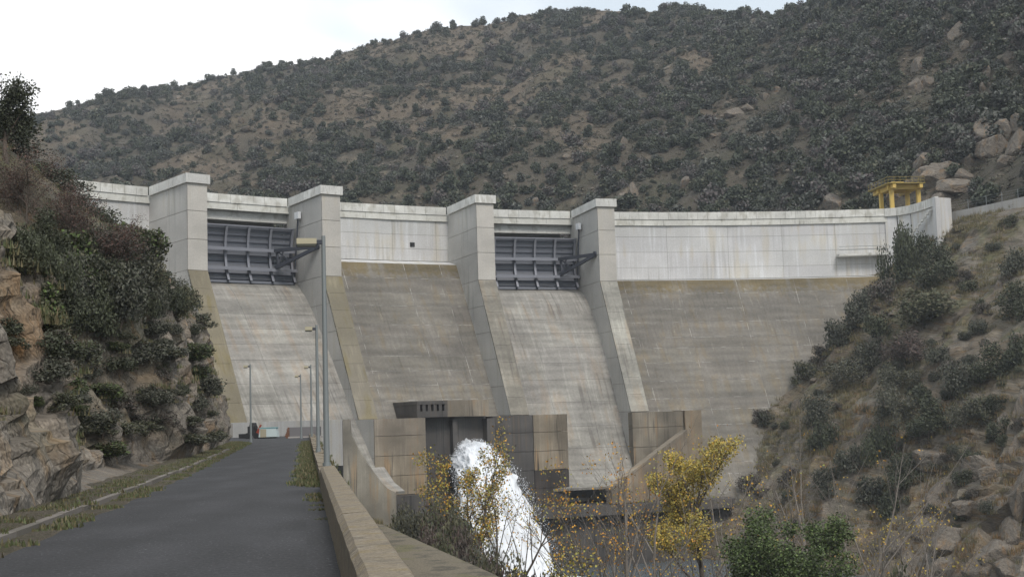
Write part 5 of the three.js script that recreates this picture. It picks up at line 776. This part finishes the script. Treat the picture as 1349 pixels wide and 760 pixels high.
  let p = on(8, 215); if (p) { const d = project(p)[2]; const s = skeleton({ seed: 75, height: 135 * d / FPX, r0: 0.12, levels: 4, kids: 4, spread: 0.6, up: 0.5, first: 0.4, shrink: 0.5 }); const t = thing('holm_oak', 'dark leaved oak standing highest on the left hill', 'tree', null, p); mesh('trunk', s.g, M.bark, t); mesh('crown', leavesAt(s.tips, { per: 9, size: 0.11, spreadR: 0.3, tones: [TONE.dark, TONE.green, TONE.dark], seed: 76 }), M.leaf, t); }
  for (const [x, y, hpx, sd, lab] of [[95, 345, 130, 81, 'bare dark branched tree on the left hill before the dam crest'], [30, 300, 130, 82, 'bare reddish brown tree on the left hill below the oak'], [150, 370, 110, 83, 'low bare tree among the dark shrubs of the left hill']]) { p = on(x, y); if (!p) continue; const d = project(p)[2]; tree('bare_tree', lab, null, p, { seed: sd, height: hpx * d / FPX, r0: 0.09, levels: 4, kids: 4, spread: 0.75, up: 0.5, first: 0.3, shrink: 0.6, stems: 2, wig: 0.2 }, { per: 5, size: 0.06, spreadR: 0.3, tones: [TONE.brown, [0.11, 0.06, 0.045]], seed: sd + 3 }); }
}

/* ---- grass and weeds: one mass each */
function tuft(seed, n, h, w, tones) { const r = rng(seed), pos = [], col = [], idx = []; for (let i = 0; i < n; i++) { const a = r() * 6.28, x = (r() - 0.5) * w, z = (r() - 0.5) * w, hh = h * (0.5 + 0.7 * r()), lx = Math.cos(a) * hh * 0.5 * r(), lz = Math.sin(a) * hh * 0.5 * r(), bw = 0.012 + 0.012 * r(); const k = pos.length / 3; pos.push(x - bw * Math.sin(a), 0, z + bw * Math.cos(a), x + bw * Math.sin(a), 0, z - bw * Math.cos(a), x + lx, hh, z + lz); idx.push(k, k + 1, k + 2); const t = tones[Math.floor(r() * tones.length)], f = 0.7 + 0.6 * r(); for (let q = 0; q < 3; q++) col.push(t[0] * f, t[1] * f, t[2] * f); } return geo(pos, idx, null, col); }
function scatter(name, label, g, list) { const im = new THREE.InstancedMesh(g, M.leaf, list.length), m = new THREE.Matrix4(), q = new THREE.Quaternion(), y = new THREE.Vector3(0, 1, 0); list.forEach(([p, s, a], i) => { m.compose(p, q.setFromAxisAngle(y, a), new THREE.Vector3(s, s, s)); im.setMatrixAt(i, m); }); im.name = numbered(name); im.castShadow = im.receiveShadow = true; im.userData = { label, category: 'grass', kind: 'stuff' }; scene.add(im); }
{
  const green = [[0.085, 0.105, 0.04], [0.075, 0.09, 0.035], [0.14, 0.125, 0.06], [0.16, 0.135, 0.075]], dry = [[0.20, 0.16, 0.085], [0.15, 0.125, 0.06], [0.10, 0.10, 0.045]];
  const tg = tuft(1, 60, 0.075, 0.5, green), td = tuft(2, 50, 0.30, 0.7, dry), r = rng(33);
  const a = []; for (let i = 0; i < 1500; i++) { const t = 14 + 84 * Math.pow(r(), 0.8), near = r(), L = near < 0.5 ? -5.25 + r() * 0.6 : near < 0.75 ? -4.3 + r() * 0.25 : 0.2 + r() * 0.16; if (fbm2(t * 0.5, L * 0.7 + 4, 3) < -0.08 - 0.5 * r() + 0.35) continue; if (L > 0 && t < 22) continue; a.push([road(t, L, roadY(t) + (L < -4.5 ? 0.1 : 0.0)), (L > 0 ? 0.5 : 0.7) + 0.8 * r(), r() * 6.28]); }
  for (let i = 0; i < 500; i++) { const t = 34 + 60 * r(), L = 0.05 + 0.6 * r(); a.push([road(t, L, roadY(t) + 0.0), 0.8 + 1.2 * r(), r() * 6.28]); }
  for (let i = 0; i < 260; i++) { const t = 78 + 17 * r(), L = -5.4 + 1.2 * r(); a.push([road(t, L, roadY(t) + 0.05), 0.8 + 1.2 * r(), r() * 6.28]); }
  scatter('roadside_weeds', 'green weeds and grass along both edges of the road', tg, a);
  const b = []; for (let i = 0; i < 5200; i++) { const t = 24 + 110 * r(), e = 0.5 + 24 * r(), p = bankAt(t, e); b.push([p, 0.7 + 1.3 * r(), r() * 6.28]); }
  scatter('bank_grass', 'dry grass and low brush covering the river bank', td, b);
  const c = []; for (let i = 0; i < 5000; i++) { const { p, crag } = rightAt(Math.pow(r() * 0.72, 1.35), r()); if (p.y < -14) continue; if (fbm2(p.x * 0.09, p.z * 0.09 + 3, 2) < -0.15) continue; c.push([p, 0.7 + 1.5 * r(), r() * 6.28]); }
  const cg = []; for (let i = 0; i < 2600; i++) { const { p, crag } = rightAt(Math.pow(0.35 + 0.3 * r(), 1.35), r() * 0.65); if (crag < 0.35 || fbm2(p.x * 0.3, p.z * 0.3, 2) < 0.05) continue; cg.push([p, 0.8 + 1.2 * r(), r() * 6.28]); }
  scatter('crag_grass', 'orange brown dead grass between the rock blocks of the crag', tuft(6, 50, 0.34, 0.8, [[0.20, 0.12, 0.05], [0.16, 0.11, 0.05], [0.12, 0.10, 0.045]]), cg);
  scatter('hillside_grass', 'thin dry grass on the right hillside', td, c);
  const e = []; for (let i = 0; i < 4500; i++) { const t = 20 + 82 * r(), p = hillAt(t, 0.25 + 1.9 * r()); if (fbm3(p.x * 0.25, p.y * 0.25, p.z * 0.25, 2) < 0.0) continue; e.push([p, 0.5 + 0.9 * r(), r() * 6.28]); }
  scatter('cliff_grass', 'grass and small herbs on the cut rock', tuft(3, 46, 0.2, 0.6, [...green, ...dry]), e);
}

/* ------------------------------------------------------------------ water jet */
{
  const jet = thing('water_jet', 'white jet of water bursting from the dam outlet into the river', 'water jet'); jet.userData.kind = 'stuff';
  const S0 = dp(-26.75, 20.5, -3.0), dir = dp(-26.2, 40, 0).sub(dp(-26.2, 20, 0)).setY(0).normalize(), side = new THREE.Vector3(-dir.z, 0, dir.x);
  const c = (t) => S0.clone().addScaledVector(dir, t * 15.5)
    .addScaledVector(side, 1.7 * t).setY(S0.y + 1.2 * t - 14.6 * t * t), rad = (t) => 1.75 + 2.6 * t;
  const nu = 90, nv = 130, pos = [], idx = [];
  for (let j = 0; j <= nv; j++) { const t = j / nv * 1.12, o = c(t), R = rad(t); for (let i = 0; i <= nu; i++) { const a = (i / nu) * 6.2832, cx = Math.cos(a), cy = Math.sin(a), f = 1 + 0.28 * fbm3(cx * 1.8, cy * 1.8, t * 3.2, 4) + 0.13 * n3(cx * 6, cy * 6, t * 7) + 0.08 * n3(cx * 15, cy * 15, t * 12); const up = new THREE.Vector3(0, 1, 0).addScaledVector(dir, 0.7 * t).normalize(); const p = o.clone().addScaledVector(side, cx * R * f).addScaledVector(up, cy * R * f * 0.95); pos.push(p.x, Math.max(p.y, -16.75 + 0.1 * n3(cx * 5, cy * 5, t * 9)), p.z); } }
  for (let j = 0; j < nv; j++) for (let i = 0; i < nu; i++) { const a = j * (nu + 1) + i, b = a + nu + 1; idx.push(a, a + 1, b + 1, a, b + 1, b); }
  const foam = new THREE.MeshStandardMaterial({ color: 0xe2e6ea, roughness: 0.9, side: THREE.DoubleSide });
  mesh('jet_core', geo(pos, idx), foam, jet);
  const fc = c(1.05); mesh('foam_pool', grid(60, 60, (u, v) => { const a = u * 6.2832, q = 0.2 + v * 9, x = fc.x + Math.cos(a) * q * 1.1, z = fc.z + Math.sin(a) * q; return { p: new THREE.Vector3(x, -16.55 + 0.9 * (1 - v) * (0.5 + 0.5 * fbm2(x * 0.6, z * 0.6, 4)) - (v > 0.97 ? 0.3 : 0), z) }; }), foam, jet);
  const r = rng(44), drops = [], dg = new THREE.IcosahedronGeometry(1, 0), N = 34000, im = new THREE.InstancedMesh(dg, foam, N), m = new THREE.Matrix4(), q = new THREE.Quaternion();
  for (let i = 0; i < N; i++) { const t = Math.pow(r(), 0.7) * 1.02, a = r() * 6.283, k = 0.8 + 0.55 * Math.pow(r(), 2.2) * (0.6 + t), R = rad(t) * k * (1 + 0.2 * fbm3(Math.cos(a) * 1.8, Math.sin(a) * 1.8, t * 5, 3)), p = c(t).addScaledVector(side, Math.cos(a) * R).add(new THREE.Vector3(0, Math.sin(a) * R * 0.95, 0)).addScaledVector(dir, (r() - 0.5) * 1.2); const s = 0.016 + 0.05 * r() * r() * (k < 1.05 ? 1.6 : 0.7); if (p.y < -16.6) p.y = -16.5; m.compose(p, q.setFromEuler(new THREE.Euler(r() * 6, r() * 6, r() * 6)), new THREE.Vector3(s, s * (1 + 2 * r()), s)); im.setMatrixAt(i, m); }
  im.name = 'spray'; im.userData.kind = 'stuff'; im.castShadow = im.receiveShadow = true; jet.add(im);
}

scene.traverse((o) => { if (o.isMesh) { o.castShadow = true; o.receiveShadow = true; } });
renderer.render(scene, camera);
